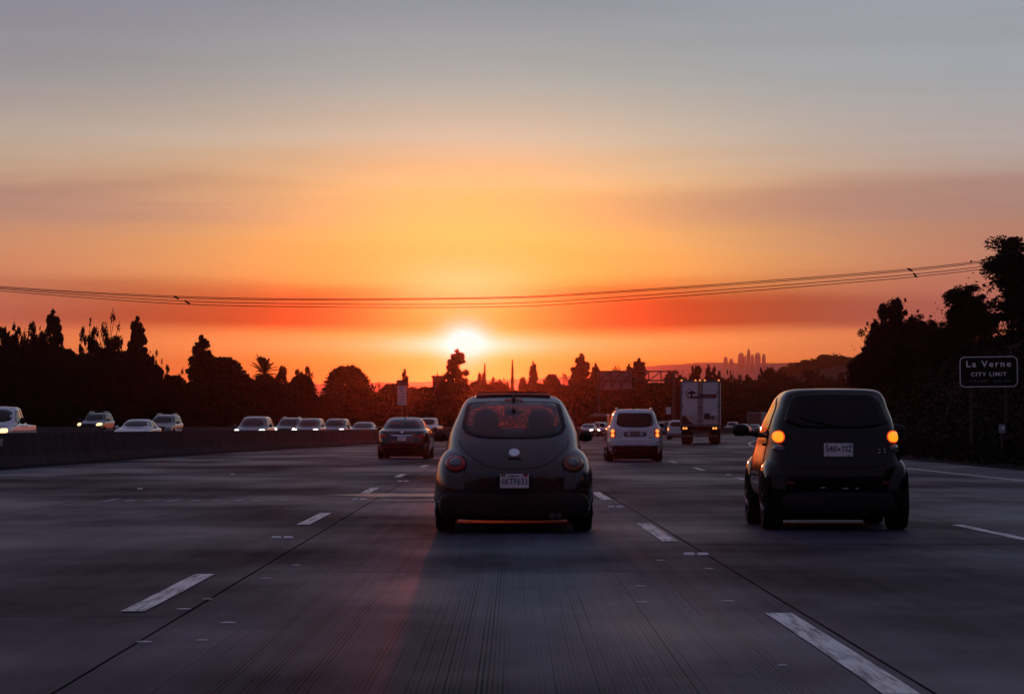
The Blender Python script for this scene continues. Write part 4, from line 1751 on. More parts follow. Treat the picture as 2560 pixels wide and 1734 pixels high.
def rrect(w, h, r, n=6):
    out = []
    for cx, cz, a0 in ((w / 2 - r, h / 2 - r, 0), (-w / 2 + r, h / 2 - r, 90), (-w / 2 + r, -h / 2 + r, 180), (w / 2 - r, -h / 2 + r, 270)):
        for k in range(n + 1):
            a = R(a0 + 90 * k / n)
            out.append((cx + r * math.cos(a), cz + r * math.sin(a)))
    return out


def slab_poly(poly, y0, y1):
    n = len(poly)
    vs = [(a, y0, b) for a, b in poly] + [(a, y1, b) for a, b in poly]
    fs = [tuple(range(n)), tuple(range(2 * n - 1, n - 1, -1))] + [(k + n, (k + 1) % n + n, (k + 1) % n, k) for k in range(n)]
    return vs, fs


def ring_poly(o_, i_, y0, y1):
    n = len(o_)
    vs = [(a, y0, b) for a, b in o_] + [(a, y0, b) for a, b in i_] + [(a, y1, b) for a, b in o_] + [(a, y1, b) for a, b in i_]
    fs = []
    for k in range(n):
        j = (k + 1) % n
        fs += [(k, j, j + n, k + n), (k + 2 * n, j + 2 * n, j, k), (k + n, j + n, j + 3 * n, k + 3 * n)]
    return vs, fs


vs, fs = slab_poly(rrect(W_, H_, corner), -.012, .012)
pnl = raw('sign_panel', [(a, b, c + z) for a, b, c in vs], fs, M_SGREEN, cs)
vs, fs = ring_poly(rrect(W_ - .02, H_ - .02, corner), rrect(W_ - .075, H_ - .075, corner - .03), -.018, -.012)
raw('border', [(a, b, c + z) for a, b, c in vs], fs, M_SLET, pnl)
text('lettering', 'La Verne', .27, (0, -.016, z + 19 * px2m), M_SLET, pnl, width=111 * px2m, spacing=1.3, bold=.006)
text('lettering', 'CITY LIMIT', .17, (0, -.016, z - 6.5 * px2m), M_SLET, pnl, width=89 * px2m, spacing=1.2, bold=.004)
M_SLET2 = principled('faded sign lettering', (0.22, 0.21, 0.25), .6, nscale=20, namt=.3)
text('lettering', 'POP 32,350', .085, (-26 * px2m, -.016, z - 23.5 * px2m), M_SLET2, pnl, width=45 * px2m)
text('lettering', 'ELEV 1050', .085, (34 * px2m, -.016, z - 23.5 * px2m), M_SLET2, pnl, width=43 * px2m)
for sx_ in (-.55, .55):
    MB().box((sx_, .06, (z + H_ * .4) / 2), (.09, .09, z + H_ * .4)).build('post', principled('weathered wood post', (.05, .04, .035), .9, nscale=8, namt=.4), cs)

Yr = 78.0
x, _, z = at(2505, 1071, Yr)
om = empty('roadside_delineator', (x, Yr, 0), 0, 'small grey paddle marker with a round reflector below the city limit sign', 'delineator')
b = MB()
vs, fs = slab_poly(rrect(.19, .25, .04), -.01, .01)
pd = raw('paddle', [(a, c_, d + z) for a, c_, d in vs], fs, principled('grey paddle', (.34, .33, .37), .5, nscale=20, namt=.15), om)
MB().lathe([(.045, -.016), (.045, -.011)], (0.02, 0, z + .02), 'y', 16).build('reflector', M_SLET, pd)
MB().box((0, .03, z / 2), (.05, .03, z + .15)).build('post', M_STEEL, om)

# ------------------------------------------------------------------ overhead cables
M_WIRE = principled('cable', (0.01, 0.01, 0.01), .7, nscale=5, namt=.2)
Yw = 150.0
wires = []
for i, (pts, lab) in enumerate((
        (((-900, 640), (0, 716), (440, 740.5), (770, 747), (1160, 744.5), (1400, 737), (2200, 679), (2530, 642), (3300, 520)), 'topmost of the four overhead cables crossing the sky'),
        (((-900, 643), (0, 719), (440, 744), (770, 750), (1160, 747), (1400, 740), (2200, 683), (2530, 645.5), (3300, 524)), 'second from top of the four overhead cables crossing the sky'),
        (((-900, 646), (0, 722), (440, 751.5), (770, 759), (1160, 760), (1400, 752), (2200, 693), (2530, 656.5), (3300, 536)), 'third from top of the four overhead cables crossing the sky'),
        (((-900, 652), (0, 727), (440, 759), (770, 767), (1160, 768), (1400, 761), (2200, 700), (2530, 663), (3300, 545)), 'lowest of the four overhead cables crossing the sky'))):
    xs_ = [p[0] for p in pts]
    ys_ = [p[1] for p in pts]
    # smooth interpolation through the sag
    def cat(t):
        k = max(j for j in range(len(xs_) - 1) if xs_[j] <= t)
        x0_, x1_ = xs_[k], xs_[k + 1]
        s = lambda j: (ys_[min(j + 1, len(xs_) - 1)] - ys_[max(j - 1, 0)]) / (xs_[min(j + 1, len(xs_) - 1)] - xs_[max(j - 1, 0)])
        h = x1_ - x0_
        u = (t - x0_) / h
        return (2 * u ** 3 - 3 * u * u + 1) * ys_[k] + (u ** 3 - 2 * u * u + u) * h * s(k) + (-2 * u ** 3 + 3 * u * u) * ys_[k + 1] + (u ** 3 - u * u) * h * s(k + 1)
    Ya = Yw + (0, .5, .15, .65)[i]
    path = [at(t, cat(t), Ya) for t in range(-900, 3300, 60)]
    o = MB().tube(path, .021, 6).build('power_line', M_WIRE, None, True)
    tag(o, lab, 'cable', 'overhead cables')
for a, b_, lab in (((436, 741), (446, 746.5), 'upper spacer clip on the overhead cables at left'), ((463, 752), (474, 759.5), 'lower spacer clip on the overhead cables at left'),
                   ((2270, 671.5), (2280, 677), 'upper spacer clip on the overhead cables at right'), ((2285, 684), (2291, 692), 'lower spacer clip on the overhead cables at right')):
    pa, pb = at(a[0], a[1], Yw - .02), at(b_[0], b_[1], Yw + .6)
    o = MB().tube([pa, pb], .055, 8).build('cable_spacer', M_WIRE, None, True)
    tag(o, lab, 'cable spacer', 'spacer clips on the overhead cables')

# ------------------------------------------------------------------ compact rounded car ahead
BEETLE = [(.15, .66, .40, 3.70, 5), (.22, .76, .15, 3.90, 5), (.34, .81, .04, 4.02, 5), (.48, .825, .01, 4.07, 4.6), (.60, .82, .0, 4.07, 4.2), (.72, .79, .045, 4.02, 3.8), (.84, .755, .16, 3.85, 3.6),
          (.94, .735, .29, 3.52), (1.02, .715, .42, 3.18), (1.10, .69, .55, 2.98), (1.20, .645, .72, 2.78), (1.30, .598, .93, 2.54),
          (1.38, .56, 1.15, 2.30), (1.435, .515, 1.38, 2.1), (1.472, .44, 1.58, 1.95), (1.488, .28, 1.7, 1.85), (1.492, .1, 1.76, 1.80)]
LB = 4.08
M_BPAINT = principled('silver grey metallic paint', (0.050, 0.040, 0.042), .22, metal=.6, coat=.5, nscale=3.0, namt=.06)
rw_poly = rounded([(-.575, 1.005), (.575, 1.005), (.515, 1.36), (.46, 1.393), (0, 1.405), (-.46, 1.393), (-.515, 1.36)], 2)
wsp = rounded([(-.60, 1.09), (.60, 1.09), (.50, 1.385), (-.50, 1.385)], 2)
sdp = rounded([(1.15, 1.04), (1.45, 1.30), (1.9, 1.385), (2.3, 1.36), (2.92, 1.06)], 2)


def scale_poly(p, k):
    cx = sum(a for a, b in p) / len(p)
    cz = sum(b for a, b in p) / len(p)
    return [(cx + (a - cx) * k, cz + (b - cz) * k) for a, b in p]


rw_in, ws_in = scale_poly(rw_poly, .965), scale_poly(wsp, .97)
sd_in = scale_poly([(a - LB / 2, b) for a, b in sdp], .96)


def bcut(c):
    x, y, z = c
    if z < .98 or z > 1.42:
        return False
    if y < -.60 and inside(rw_in, x, z):
        return True
    if y > .05 and inside(ws_in, x, z) and abs(x) < .585:
        return True
    if abs(x) > .48 and inside(sd_in, y, z) and y < .9:
        return True
    return False


fend = []
for s in (-1, 1):
    fend.append(('rear_fender', superell((s * .595, .80 - LB / 2, .46), (.265, .74, .455), 2.35, .15, 36, 26), M_BPAINT))
    fend.append(('front_fender', superell((s * .60, 3.28 - LB / 2, .44), (.255, .74, .47), 2.35, .15, 32, 22), M_BPAINT))
car = Car('compact_car', BEETLE, LB, M_BPAINT, 'rounded grey compact car with bulging fenders directly ahead in the middle lane', 'car', nz=104, nt=300, p=3.6, q=4.0, extra=fend, cut=bcut)
patch('rear_window', car.bvh, rw_poly, 'rear', M_CLEAR, car.root, off=.006, sink=0.0, rings=8)
patch('windshield', car.bvh, wsp, 'front', M_CLEAR, car.root, off=.006, sink=0.0, rings=8)
car.sides('side_window', sdp, M_CLEAR, off=.006, sink=0.0)


def band_ring(name, bvh, poly, k, axis, m, parent, off=.008):
    """flat border strip between an outline and its shrunken copy"""
    o_, i_ = dens(poly, .04), None
    cx = sum(a for a, b in o_) / len(o_)
    cz = sum(b for a, b in o_) / len(o_)
    vs = []
    for kk in (1.0, k):
        for a, b in o_:
            p0, n0 = shoot(bvh, cx + (a - cx) * kk, cz + (b - cz) * kk, axis)
            vs.append(p0 + n0 * off)
    n = len(o_)
    fs = [(i, (i + 1) % n, (i + 1) % n + n, i + n) for i in range(n)]
    return raw(name, vs, fs, m, parent, True)


band_ring('window_seal', car.bvh, scale_poly(rw_poly, 1.012), .93, 'rear', M_PLASTIC, car.root)
band_ring('window_seal', car.bvh, scale_poly(wsp, 1.01), .93, 'front', M_PLASTIC, car.root)
for x_, mt_ in ((-.622, M_RED), (.626, M_AMBER)):
    t_ = patch('taillight', car.bvh, ellipse(x_, .735, .108, .083, 28, 2.1), 'rear', mt_, car.root, off=.012, dome=.02, rings=5)
    ring_strip('lamp_seal', car.bvh, ellipse(x_, .735, .112, .087, 28, 2.1), 'rear', M_PLASTIC, t_, .007)
for x_ in (-.622, .626):
    patch('lamp_core', car.bvh, ellipse(x_, .735, .050, .040, 20), 'rear', M_LAMP, car.root, off=.033, dome=.006, rings=3)
for sx_ in (.40, .47):
    MB().lathe([(.030, 0), (.034, .0), (.034, .14), (.028, .14)], (sx_, -LB / 2 - .015, .185), 'y', 14).build('exhaust_pipe', M_STEEL, car.root, True)
strip('tailgate_handle', car.bvh, [(-.07, .79), (.07, .79)], 'rear', M_PLASTIC, car.root, .012)
strip('brake_light', car.bvh, [(-.10, 1.425), (.10, 1.425)], 'rear', M_RED, car.root, .010)
for ax_ in ('left', 'right'):
    strip('door_seam', car.bvh, [(1.42 - LB / 2, .98), (1.40 - LB / 2, .62), (1.62 - LB / 2, .34), (2.6 - LB / 2, .32)], ax_, M_PLASTIC, car.root, .005)
em = patch('emblem', car.bvh, ellipse(0, .853, .058, .045, 24), 'rear', M_CHROME, car.root, off=.008, dome=.006, rings=3)
strip('tailgate_seam', car.bvh, [(-.585, .985), (-.58, .93), (-.52, .86), (-.43, .785), (-.32, .72), (-.20, .688), (0, .678), (.20, .688), (.32, .72), (.43, .785), (.52, .86), (.58, .93), (.585, .985)], 'rear', M_PLASTIC, car.root, .005)
strip('bumper_seam', car.bvh, [(-.84, .468), (-.5, .455), (0, .45), (.5, .455), (.84, .468)], 'rear', M_PLASTIC, car.root, .006)
for s in (-1, 1):
    car.rear('reflector', ellipse(s * .54, .305, .036, .036, 18), M_LAMP if s > 0 else M_REFL, off=.008, dome=.01, rings=3)
car.rear('plate_recess', rounded([(-.20, .478), (.20, .478), (.185, .63), (-.185, .63)], 1), M_PLASTIC, off=.004)
pp_ = plate_part(car.root, car.bvh, 0, .555, .305, .15, words='6KTF633', frame=False, tw=.275)
pf_ = MB()
p0, _n = shoot(car.bvh, 0, .555, 'rear')
py_ = p0[1] - .024
text('plate_state', 'California', .032, (-.01, py_ - .008, .61), M_INKR, pp_, width=.12)
MB().box((0.118, py_ - .0075, .617), (.046, .004, .030)).build('plate_sticker', principled('red sticker', (.45, .02, .02), .5, nscale=30, namt=.1), pp_)
MB().box((-.118, py_ - .0075, .617), (.046, .004, .030)).build('plate_sticker', principled('faded pink sticker', (.30, .15, .16), .5, nscale=30, namt=.1), pp_)
MB().box((0, py_ + .001, .472), (.36, .02, .022), 0, .004).build('plate_frame', M_PLASTIC, pp_)
vs, fs = superell((0, .20 - LB / 2, .295), (.80, .21, .165), 4.0, None, 60, 16)
raw('bumper', vs, fs, M_PLASTIC, car.root, True)
for s in (-1, 1):
    mirror_part(car.root, s * .845, 2.72 - LB / 2, 1.02, M_PLASTIC, .085, .066)
car.wheels(.745, .80, 3.31, .315, .205)
# sunroof panel standing up at the back
so = MB()
so.add([(-.42, 1.62 - LB / 2, 1.506), (.42, 1.62 - LB / 2, 1.506), (.36, 1.62 - LB / 2, 1.517), (-.36, 1.62 - LB / 2, 1.517), (-.42, 2.2 - LB / 2, 1.492), (.42, 2.2 - LB / 2, 1.492), (.36, 2.2 - LB / 2, 1.505), (-.36, 2.2 - LB / 2, 1.505)],
       [(0, 1, 2, 3), (7, 6, 5, 4), (3, 2, 6, 7), (0, 3, 7, 4), (1, 5, 6, 2), (0, 4, 5, 1)])
so.build('sunroof_panel', M_GLASS, car.root)
an = MB().tube([(0, 1.02 - LB / 2, 1.395), (0, 1.06 - LB / 2, 1.44), (0, 1.05 - LB / 2, 1.495)], .012, 6)
vs, fs = superell((0, 1.04 - LB / 2, 1.435), (.024, .06, .06), 1.4, None, 12, 10)
an.add(vs, fs)
an.build('antenna', M_PLASTIC, car.root, True)
# cabin
for s in (-1, 1):
    vs, fs = superell((s * .31, 1.72 - LB / 2, .86), (.25, .10, .30), 3.0, None, 18, 12)
    sb = MB().add(vs, fs)
    vs, fs = superell((s * .31, 1.88 - LB / 2, .58), (.25, .26, .10), 3.0, None, 16, 8)
    sb.add(vs, fs)
    st = sb.build('seat', M_SEAT, car.root, True)
    vs, fs = superell((s * .31, 1.66 - LB / 2, 1.195), (.145, .065, .125), 2.5, None, 16, 12)
    MB().add(vs, fs).build('headrest', M_SEAT, st, True)
MB().box((0, 1.95 - LB / 2, .42), (1.2, 2.5, .06)).build('cabin_floor', M_UNDER, car.root)
vs, fs = superell((0, 2.78 - LB / 2, .98), (.62, .22, .12), 3.0, None, 20, 10)
raw('dashboard', vs, fs, M_SEAT, car.root, True)
vs, fs = superell((0, 2.36 - LB / 2, 1.292), (.105, .02, .036), 2.4, None, 16, 8)
rm = MB().add(vs, fs)
rm.tube([(0, 2.38 - LB / 2, 1.30), (0, 2.3 - LB / 2, 1.40)], .012, 5)
rm.build('inside_mirror', M_PLASTIC, car.root, True)
MB().box((0, .95 - LB / 2, .93), (1.1, .5, .03)).build('parcel_shelf', M_SEAT, car.root)
undercar_sun_block(car, .80, 3.98)
car.put((1283 - 1280) / F * 29, 29.2 - .80 + LB / 2, .006)

# ------------------------------------------------------------------ black microcar on the right
SMART = [(.19, .60, .34, 2.40), (.28, .68, .14, 2.58), (.42, .775, .04, 2.68, 6), (.56, .79, .0, 2.69, 6), (.68, .775, .005, 2.64, 6), (.80, .752, .035, 2.52), (.92, .727, .06, 2.38), (1.0, .715, .08, 2.22), (1.08, .70, .10, 2.10),
         (1.20, .665, .145, 1.96), (1.33, .612, .20, 1.76), (1.43, .578, .245, 1.55), (1.49, .54, .28, 1.38), (1.522, .500, .31, 1.22), (1.543, .41, .39, 1.1), (1.552, .2, .58, .95)]
LS = 2.70
M_BLACK = principled('black paint', (0.004, 0.004, 0.005), .10, spec=.30, coat=.15, nscale=3.0, namt=.06)
fend = []
for s in (-1, 1):
    fend.append(('rear_fender', superell((s * .62, .50 - LS / 2, .44), (.188, .47, .36), 2.8, .16, 36, 24), M_BLACK))
    fend.append(('front_fender', superell((s * .64, 2.28 - LS / 2, .46), (.165, .42, .35), 2.6, .16, 30, 22), M_BLACK))
c2 = Car('microcar', SMART, LS, M_BLACK, 'short black two seat microcar with two lit round orange lamps in the right lane', 'car', nz=60, nt=180, p=5.8, q=5.0, extra=fend)
c2.rear('rear_window', rounded([(-.60, 1.11), (.60, 1.11), (.50, 1.43), (.43, 1.50), (-.43, 1.50), (-.50, 1.43)], 2), M_GLASS, off=.005)
c2.front('windshield', rounded([(-.62, 1.10), (.62, 1.10), (.50, 1.47), (-.50, 1.47)], 2), M_GLASS)
c2.sides('side_window', rounded([(.62, 1.06), (.70, 1.36), (.95, 1.46), (1.35, 1.44), (1.92, 1.09), (1.5, 1.03)], 1), M_GLASS, off=.004)
M_SILV = paint('silver safety cell paint', (0.28, 0.28, 0.29), .3, .7)
pl_ = rounded([(.20, .84), (.17, 1.05), (.30, 1.36), (.42, 1.49), (1.3, 1.50), (1.3, 1.465), (.62, 1.455), (.50, 1.33), (.44, 1.02), (.50, .88)], 1)
for s, x_ in ((-1, -.628), (1, .618)):
    t_ = c2.rear('taillight', ellipse(x_, 1.02, .050 if s < 0 else .066, .056, 24, 2.2), M_LIT_ORANGE, off=.012, dome=.02, rings=4)
    ring_strip('lamp_seal', c2.bvh, ellipse(x_, 1.02, .055 if s < 0 else .071, .061, 24, 2.2), 'rear', M_LIT_RIM, t_, .008)
    c2.rear('lower_lamp', ellipse(x_ + s * .005, .892, .052, .042, 20), M_LAMP, off=.012, dome=.016, rings=4)
    c2.rear('reflector', ellipse(s * .52, .52, .05, .016, 16), M_REFL, off=.006, rings=2)
strip('tailgate_seam', c2.bvh, [(-.60, 1.09), (-.56, .95), (-.52, .72), (-.3, .68), (.3, .68), (.52, .72), (.56, .95), (.60, 1.09)], 'rear', M_PLASTIC, c2.root, .004)
wp = MB()
pw = [shoot(c2.bvh, a_, b_, 'rear') for a_, b_ in ((0, 1.125), (-.12, 1.15), (-.26, 1.185), (-.40, 1.23))]
wp.tube([q_[0] + q_[1] * .02 for q_ in pw], .009, 5)
wp.build('rear_wiper', M_PLASTIC, c2.root, True)
for ax_ in ('left', 'right'):
    strip('door_seam', c2.bvh, [(.62 - LS / 2, 1.03), (.66 - LS / 2, .62), (.86 - LS / 2, .40), (1.75 - LS / 2, .38), (1.95 - LS / 2, .70), (1.98 - LS / 2, 1.02)], ax_, M_PLASTIC, c2.root, .005)
    strip('door_handle', c2.bvh, [(.74 - LS / 2, .93), (.92 - LS / 2, .93)], ax_, M_PLASTIC, c2.root, .016, .008)
MB().lathe([(.026, 0), (.030, 0), (.030, .16), (.024, .16)], (.28, -LS / 2 + .02, .20), 'y', 14).build('exhaust_pipe', M_STEEL, c2.root, True)
for sx_ in (-.22, .22):
    b = MB()
    b.tube([(sx_ - .10, -LS / 2 + .045, .385), (sx_ + .10, -LS / 2 + .045, .385)], .008, 5)
    b.build('grille_slat', M_UNDER, c2.root)
strip('bumper_seam', c2.bvh, [(-.74, .60), (0, .585), (.74, .60)], 'rear', M_PLASTIC, c2.root, .005)
pp_ = plate_part(c2.root, c2.bvh, 0, .878, .315, .145, frame=False)
p0, _n = shoot(c2.bvh, 0, .878, 'rear')
py_ = p0[1] - .024
text('plate_number', '540', .088, (-.079, py_ - .008, .886), M_INKR, pp_, width=.118)
text('plate_number', 'TSZ', .088, (.089, py_ - .008, .886), M_INK, pp_, width=.112)
MB().lathe([(.013, -.002), (.013, .002)], (.006, py_ - .008, .884), 'y', 14).build('plate_dot', M_INK, pp_)
b = MB()
for sx_ in (-.126, .126):
    b.lathe([(.007, -.003), (.006, .003)], (sx_, py_ - .008, .936), 'y', 10)
    b.lathe([(.007, -.003), (.006, .003)], (sx_ * .85, py_ - .008, .817), 'y', 10)
b.build('plate_bolt', M_PLASTIC, pp_)
M_BADGE = M_CHROME
b = MB()
p0, _n = shoot(c2.bvh, .45, .87, 'rear')
for dx, dz in ((.0, .012), (.0, -.022), (.055, .012), (.06, -.018)):
    b.box((.45 + dx, p0[1] - .004, .872 + dz), (.022, .008, .014), 0, .002)
b.build('badge', M_BADGE, c2.root)
b = MB()
for xx, ww_ in ((-.17, .05), (.06, .035), (.09, .03), (.2, .03)):
    p0, _n = shoot(c2.bvh, xx, .468, 'rear')
    b.box((xx, p0[1] - .004, .468 - (.01 if xx > 0 else 0)), (ww_, .01, .012), 0, .003)
b.build('bumper_glint', M_CHROME, c2.root)
for s in (-1, 1):
    mirror_part(c2.root, s * .90, 1.84 - LS / 2, 1.09, M_PLASTIC, .10, .07)
c2.wheels(.685, .42, 2.28, .305, .215)
c2.arches(.42, 2.28, .30)
vs, fs = superell((0, .10 - LS / 2, .30), (.66, .10, .13), 4, None, 30, 10)
raw('bumper', vs, fs, M_PLASTIC, c2.root, True)
undercar_sun_block(c2, .72, 2.62)
c2.put((2084 - 1280) / F * 29.5, 29.5 - .42 + LS / 2, .004)

# ------------------------------------------------------------------ dark sedan in the left lane
M_SEDBLK = paint('black sedan paint', (0.010, 0.008, 0.009), .18)
c3 = Car('sedan', SEDAN, 4.82, M_SEDBLK, 'black four door sedan with a chrome strip on its trunk, left of the compact car', 'car', nz=56, nt=150, p=5.0, q=5.0)
LA = 4.82
c3.rear('rear_window', rounded([(-.60, 1.085), (.60, 1.085), (.53, 1.33), (.44, 1.40), (-.44, 1.40), (-.53, 1.33)], 2), M_GLASS, off=.004)
c3.front('windshield', rounded([(-.66, 1.09), (.66, 1.09), (.55, 1.39), (-.55, 1.39)], 2), M_GLASS)
c3.sides('side_window', [(1.05, 1.10), (1.4, 1.33), (2.05, 1.40), (2.05, 1.09)], M_GLASS)
c3.sides('side_window', [(2.12, 1.09), (2.12, 1.40), (2.45, 1.34), (2.98, 1.10)], M_GLASS)
c3.rear('taillight', rounded([(.50, .745), (.79, .755), (.78, .86), (.66, .885), (.57, .83)], 1), M_RED, both=True, off=.012, dome=.015)
c3.rear('chrome_strip', rounded([(-.36, .80), (.36, .80), (.41, .845), (0, .835), (-.41, .845)], 1), M_CHROME, off=.014)
c3.rear('emblem', ellipse(0, .935, .05, .04, 20), M_CHROME, off=.008, rings=3)
MB().box((.37, -LA / 2 - .004, .66), (.10, .012, .022), 0, .004).build('badge', M_CHROME, c3.root)
plate_part(c3.root, c3.bvh, 0, .71, frame=False)
strip('trunk_seam', c3.bvh, [(-.50, .98), (-.48, .76), (-.36, .60), (.36, .60), (.48, .76), (.50, .98)], 'rear', M_PLASTIC, c3.root, .006)
c3.rear('bumper', rounded([(-.80, .30), (.80, .30), (.80, .42), (-.80, .42)], 1), M_PLASTIC, off=.015)
for s in (-1, 1):
    mirror_part(c3.root, s * .99, 2.95 - LA / 2, 1.04, M_SEDBLK)
c3.arches(1.0, 3.78, .33)
c3.wheels(.79, 1.0, 3.78, .325, .22)
MB().box((0, 1.75 - LA / 2, 1.485), (.045, .13, .06), 0, .015).build('antenna', M_PLASTIC, c3.root)
Y0 = 94.5
undercar_sun_block(c3, .86, 4.7)
c3.put((1012 - 1280) / F * Y0, Y0 - 1.0 + LA / 2, -heading(Y0 + 2))

# ------------------------------------------------------------------ pale crossover in the right lane
M_SILVER = paint('silver white paint', (0.60, 0.60, 0.62), .3, .3)
LU = 4.58
c4 = Car('crossover', SUV, LU, M_SILVER, 'silver crossover with four lit round tail lamps between the compact car and the truck', 'car', nz=56, nt=150, p=7.0, q=7.0)
c4.rear('rear_window', rounded([(-.625, 1.105), (.625, 1.105), (.545, 1.53), (.50, 1.57), (-.50, 1.57), (-.545, 1.53)], 2), M_GLASS, off=.005)
c4.front('windshield', rounded([(-.70, 1.17), (.70, 1.17), (.60, 1.60), (-.60, 1.60)], 2), M_GLASS)
c4.sides('side_window', [(.45, 1.17), (.62, 1.55), (1.25, 1.60), (1.25, 1.15)], M_GLASS)
c4.sides('side_window', [(1.33, 1.15), (1.33, 1.60), (2.1, 1.60), (2.1, 1.15)], M_GLASS)
c4.sides('side_window', [(2.18, 1.15), (2.18, 1.60), (2.55, 1.53), (3.05, 1.17)], M_GLASS)
for s in (-1, 1):
    hs = c4.rear('taillight', rounded([(s * .635, .77), (s * .805, .77), (s * .79, 1.05), (s * .64, 1.05)][::s], 1), M_RED, off=.008)
    for zz in (.985, .853):
        q = patch('lamp', c4.bvh, ellipse(s * .712, zz, .052, .056, 18), 'rear', M_LIT_TAIL, hs, off=.014, dome=.015, rings=3)
        ring_strip('lamp_ring', c4.bvh, ellipse(s * .712, zz, .060, .064, 18), 'rear', M_LIT_RIM, hs, .010, .012)
    c4.rear('reflector', ellipse(s * .44, .49, .085, .028, 18, 3), M_REFL, off=.024, rings=2)
c4.rear('plate_recess', rounded([(-.36, .80), (.36, .80), (.37, .90), (.33, .985), (-.33, .985), (-.37, .90)], 2), principled('grey recess', (.10, .10, .11), .5, nscale=20, namt=.1), off=.006)
c4.rear('reverse_light', rounded([(.15, .835), (.25, .835), (.27, .90), (.25, .965), (.15, .965)], 1), M_HEADOFF, both=True, off=.014)
p0, _n = shoot(c4.bvh, 0, .89, 'rear')
pl4 = MB().box((0, p0[1] - .022, .885), (.29, .012, .13), 0, .004).build('licence_plate', principled('tan plate', (.22, .16, .16), .5, nscale=30, namt=.2), c4.root)
c4.rear('bumper_step', rounded([(-.88, .52), (.88, .52), (.88, .66), (.72, .62), (.5, .585), (-.5, .585), (-.72, .62), (-.88, .66)], 1), M_SILVER, off=.03)
c4.rear('bumper', rounded([(-.86, .24), (.86, .24), (.86, .53), (-.86, .53)], 1), M_PLASTIC, off=.015)
strip('tailgate_seam', c4.bvh, [(-.62, 1.09), (-.62, .72), (-.5, .665), (.5, .665), (.62, .72), (.62, 1.09)], 'rear', M_PLASTIC, c4.root, .006)
b = MB()
for sx_ in (-.5, .5):
    p0, _n = shoot(c4.bvh, sx_, .775, 'rear')
    b.box((sx_, p0[1] - .004, .775), (.10, .01, .02), 0, .003)
b.build('badge', M_PLASTIC, c4.root)
for s in (-1, 1):
    mirror_part(c4.root, s * .99, 2.95 - LU / 2, 1.18, M_SILVER, .10, .08)
    MB().tube([(s * .56, .55 - LU / 2, 1.66), (s * .56, .8 - LU / 2, 1.725), (s * .56, 2.1 - LU / 2, 1.725), (s * .56, 2.35 - LU / 2, 1.66)], .022, 6).build('roof_rail', M_CHROME, c4.root, True)
MB().box((-.02, .62 - LU / 2, 1.71), (.08, .1, .03), 0, .01).build('antenna', M_PLASTIC, c4.root)
c4.arches(.95, 3.62, .36)
c4.wheels(.785, .95, 3.62, .355, .235)
Y0 = 87.0
undercar_sun_block(c4, .86, 4.45, .3)
c4.put((1586 - 1280) / F * Y0, Y0 - .95 + LU / 2, -heading(Y0 + 2) + .012)

# ------------------------------------------------------------------ white semi truck
M_TRAIL = principled('white trailer door', (0.74, 0.69, 0.70), .45, nscale=1.4, namt=.12)
M_STAIN = principled('quilted stainless', (0.50, 0.47, 0.46), .16, metal=1.0, nscale=9, namt=.25, bump=.9)
TX, TY = at(1750, 0, 168)[0], 168.0
tk = empty('semi_truck', (TX, TY, 0), -heading(172), 'white box trailer of a semi truck seen from behind with amber roof lights', 'truck')
MB().box((0, 7.2, 2.62), (2.44, 14.2, 2.80)).build('trailer_box', M_TRAIL, tk)
fr_ = MB()
for sx_ in (-1.20, 1.20):
    fr_.box((sx_, .05, 2.60), (.09, .12, 2.86))
fr_.box((0, .05, 4.0), (2.49, .12, .10))
fr_.box((0, .05, 1.19), (2.49, .12, .10))
fr_.build('rear_frame', principled('grey frame steel', (.16, .15, .16), .5, metal=.3, nscale=5, namt=.2), tk)
doors = []
for s in (-1, 1):
    d = MB().box((s * .575, .06, 2.60), (1.135, .05, 2.68), 0, .008).build('door', M_TRAIL, tk)
    doors.append(d)
    MB().box((s * .575, .026, 1.55), (1.10, .014, .58)).build('kick_plate', M_STAIN, d)
    for zz in (1.5, 2.4, 3.3):
        MB().box((s * 1.10, .02, zz), (.12, .03, .06)).build('hinge', M_STEEL, d)
    for xx in ((-.125, -.03) if s < 0 else (.065, .145)):
        lr_ = MB().tube([(xx, .0, 1.24), (xx, .0, 3.93)], .017, 6)
        for zz in (1.5, 2.35, 3.2):
            lr_.box((xx, .01, zz), (.07, .03, .05))
        lr_.build('lock_rod', M_STEEL, d)
# emblem: open ring with a cross stroke and a bar running right
M_LOGO = principled('dark logo vinyl', (.012, .012, .02), .5, nscale=8, namt=.2)
M_LOGO2 = principled('faded logo vinyl', (.07, .065, .085), .5, nscale=12, namt=.4)
eo = MB()
for k in range(22):
    a0, a1 = R(75 + 200 * k / 22), R(75 + 200 * (k + 1) / 22)
    ra, rb = .31, .31 - (.03 + .06 * k / 22)
    cx, cz = -.60, 3.20
    q = [(cx + ra * math.cos(a0), cz + ra * math.sin(a0) * .92), (cx + ra * math.cos(a1), cz + ra * math.sin(a1) * .92), (cx + rb * math.cos(a1), cz + rb * math.sin(a1) * .92), (cx + rb * math.cos(a0), cz + rb * math.sin(a0) * .92)]
    vs, fs = slab_poly(q, .028, .036)
    eo.add(vs, fs)
for poly in ([(-.80, 3.20), (-.76, 3.30), (-.60, 3.33), (-.52, 3.44), (-.45, 3.34), (-.26, 3.30), (-.29, 3.18), (-.46, 3.17), (-.46, 3.02), (-.60, 3.02), (-.60, 3.18), (-.70, 3.19), (-.70, 3.12), (-.78, 3.12)],
             [(-.66, 2.90), (-.02, 2.90), (-.02, 3.03), (-.60, 3.03)]):
    vs, fs = slab_poly(poly, .028, .036)
    eo.add(vs, fs)
eo.build('emblem', M_LOGO, doors[0])
vs, fs = slab_poly([(.02, 2.91), (1.03, 2.91), (1.07, 3.17), (.02, 3.17)], .029, .034)
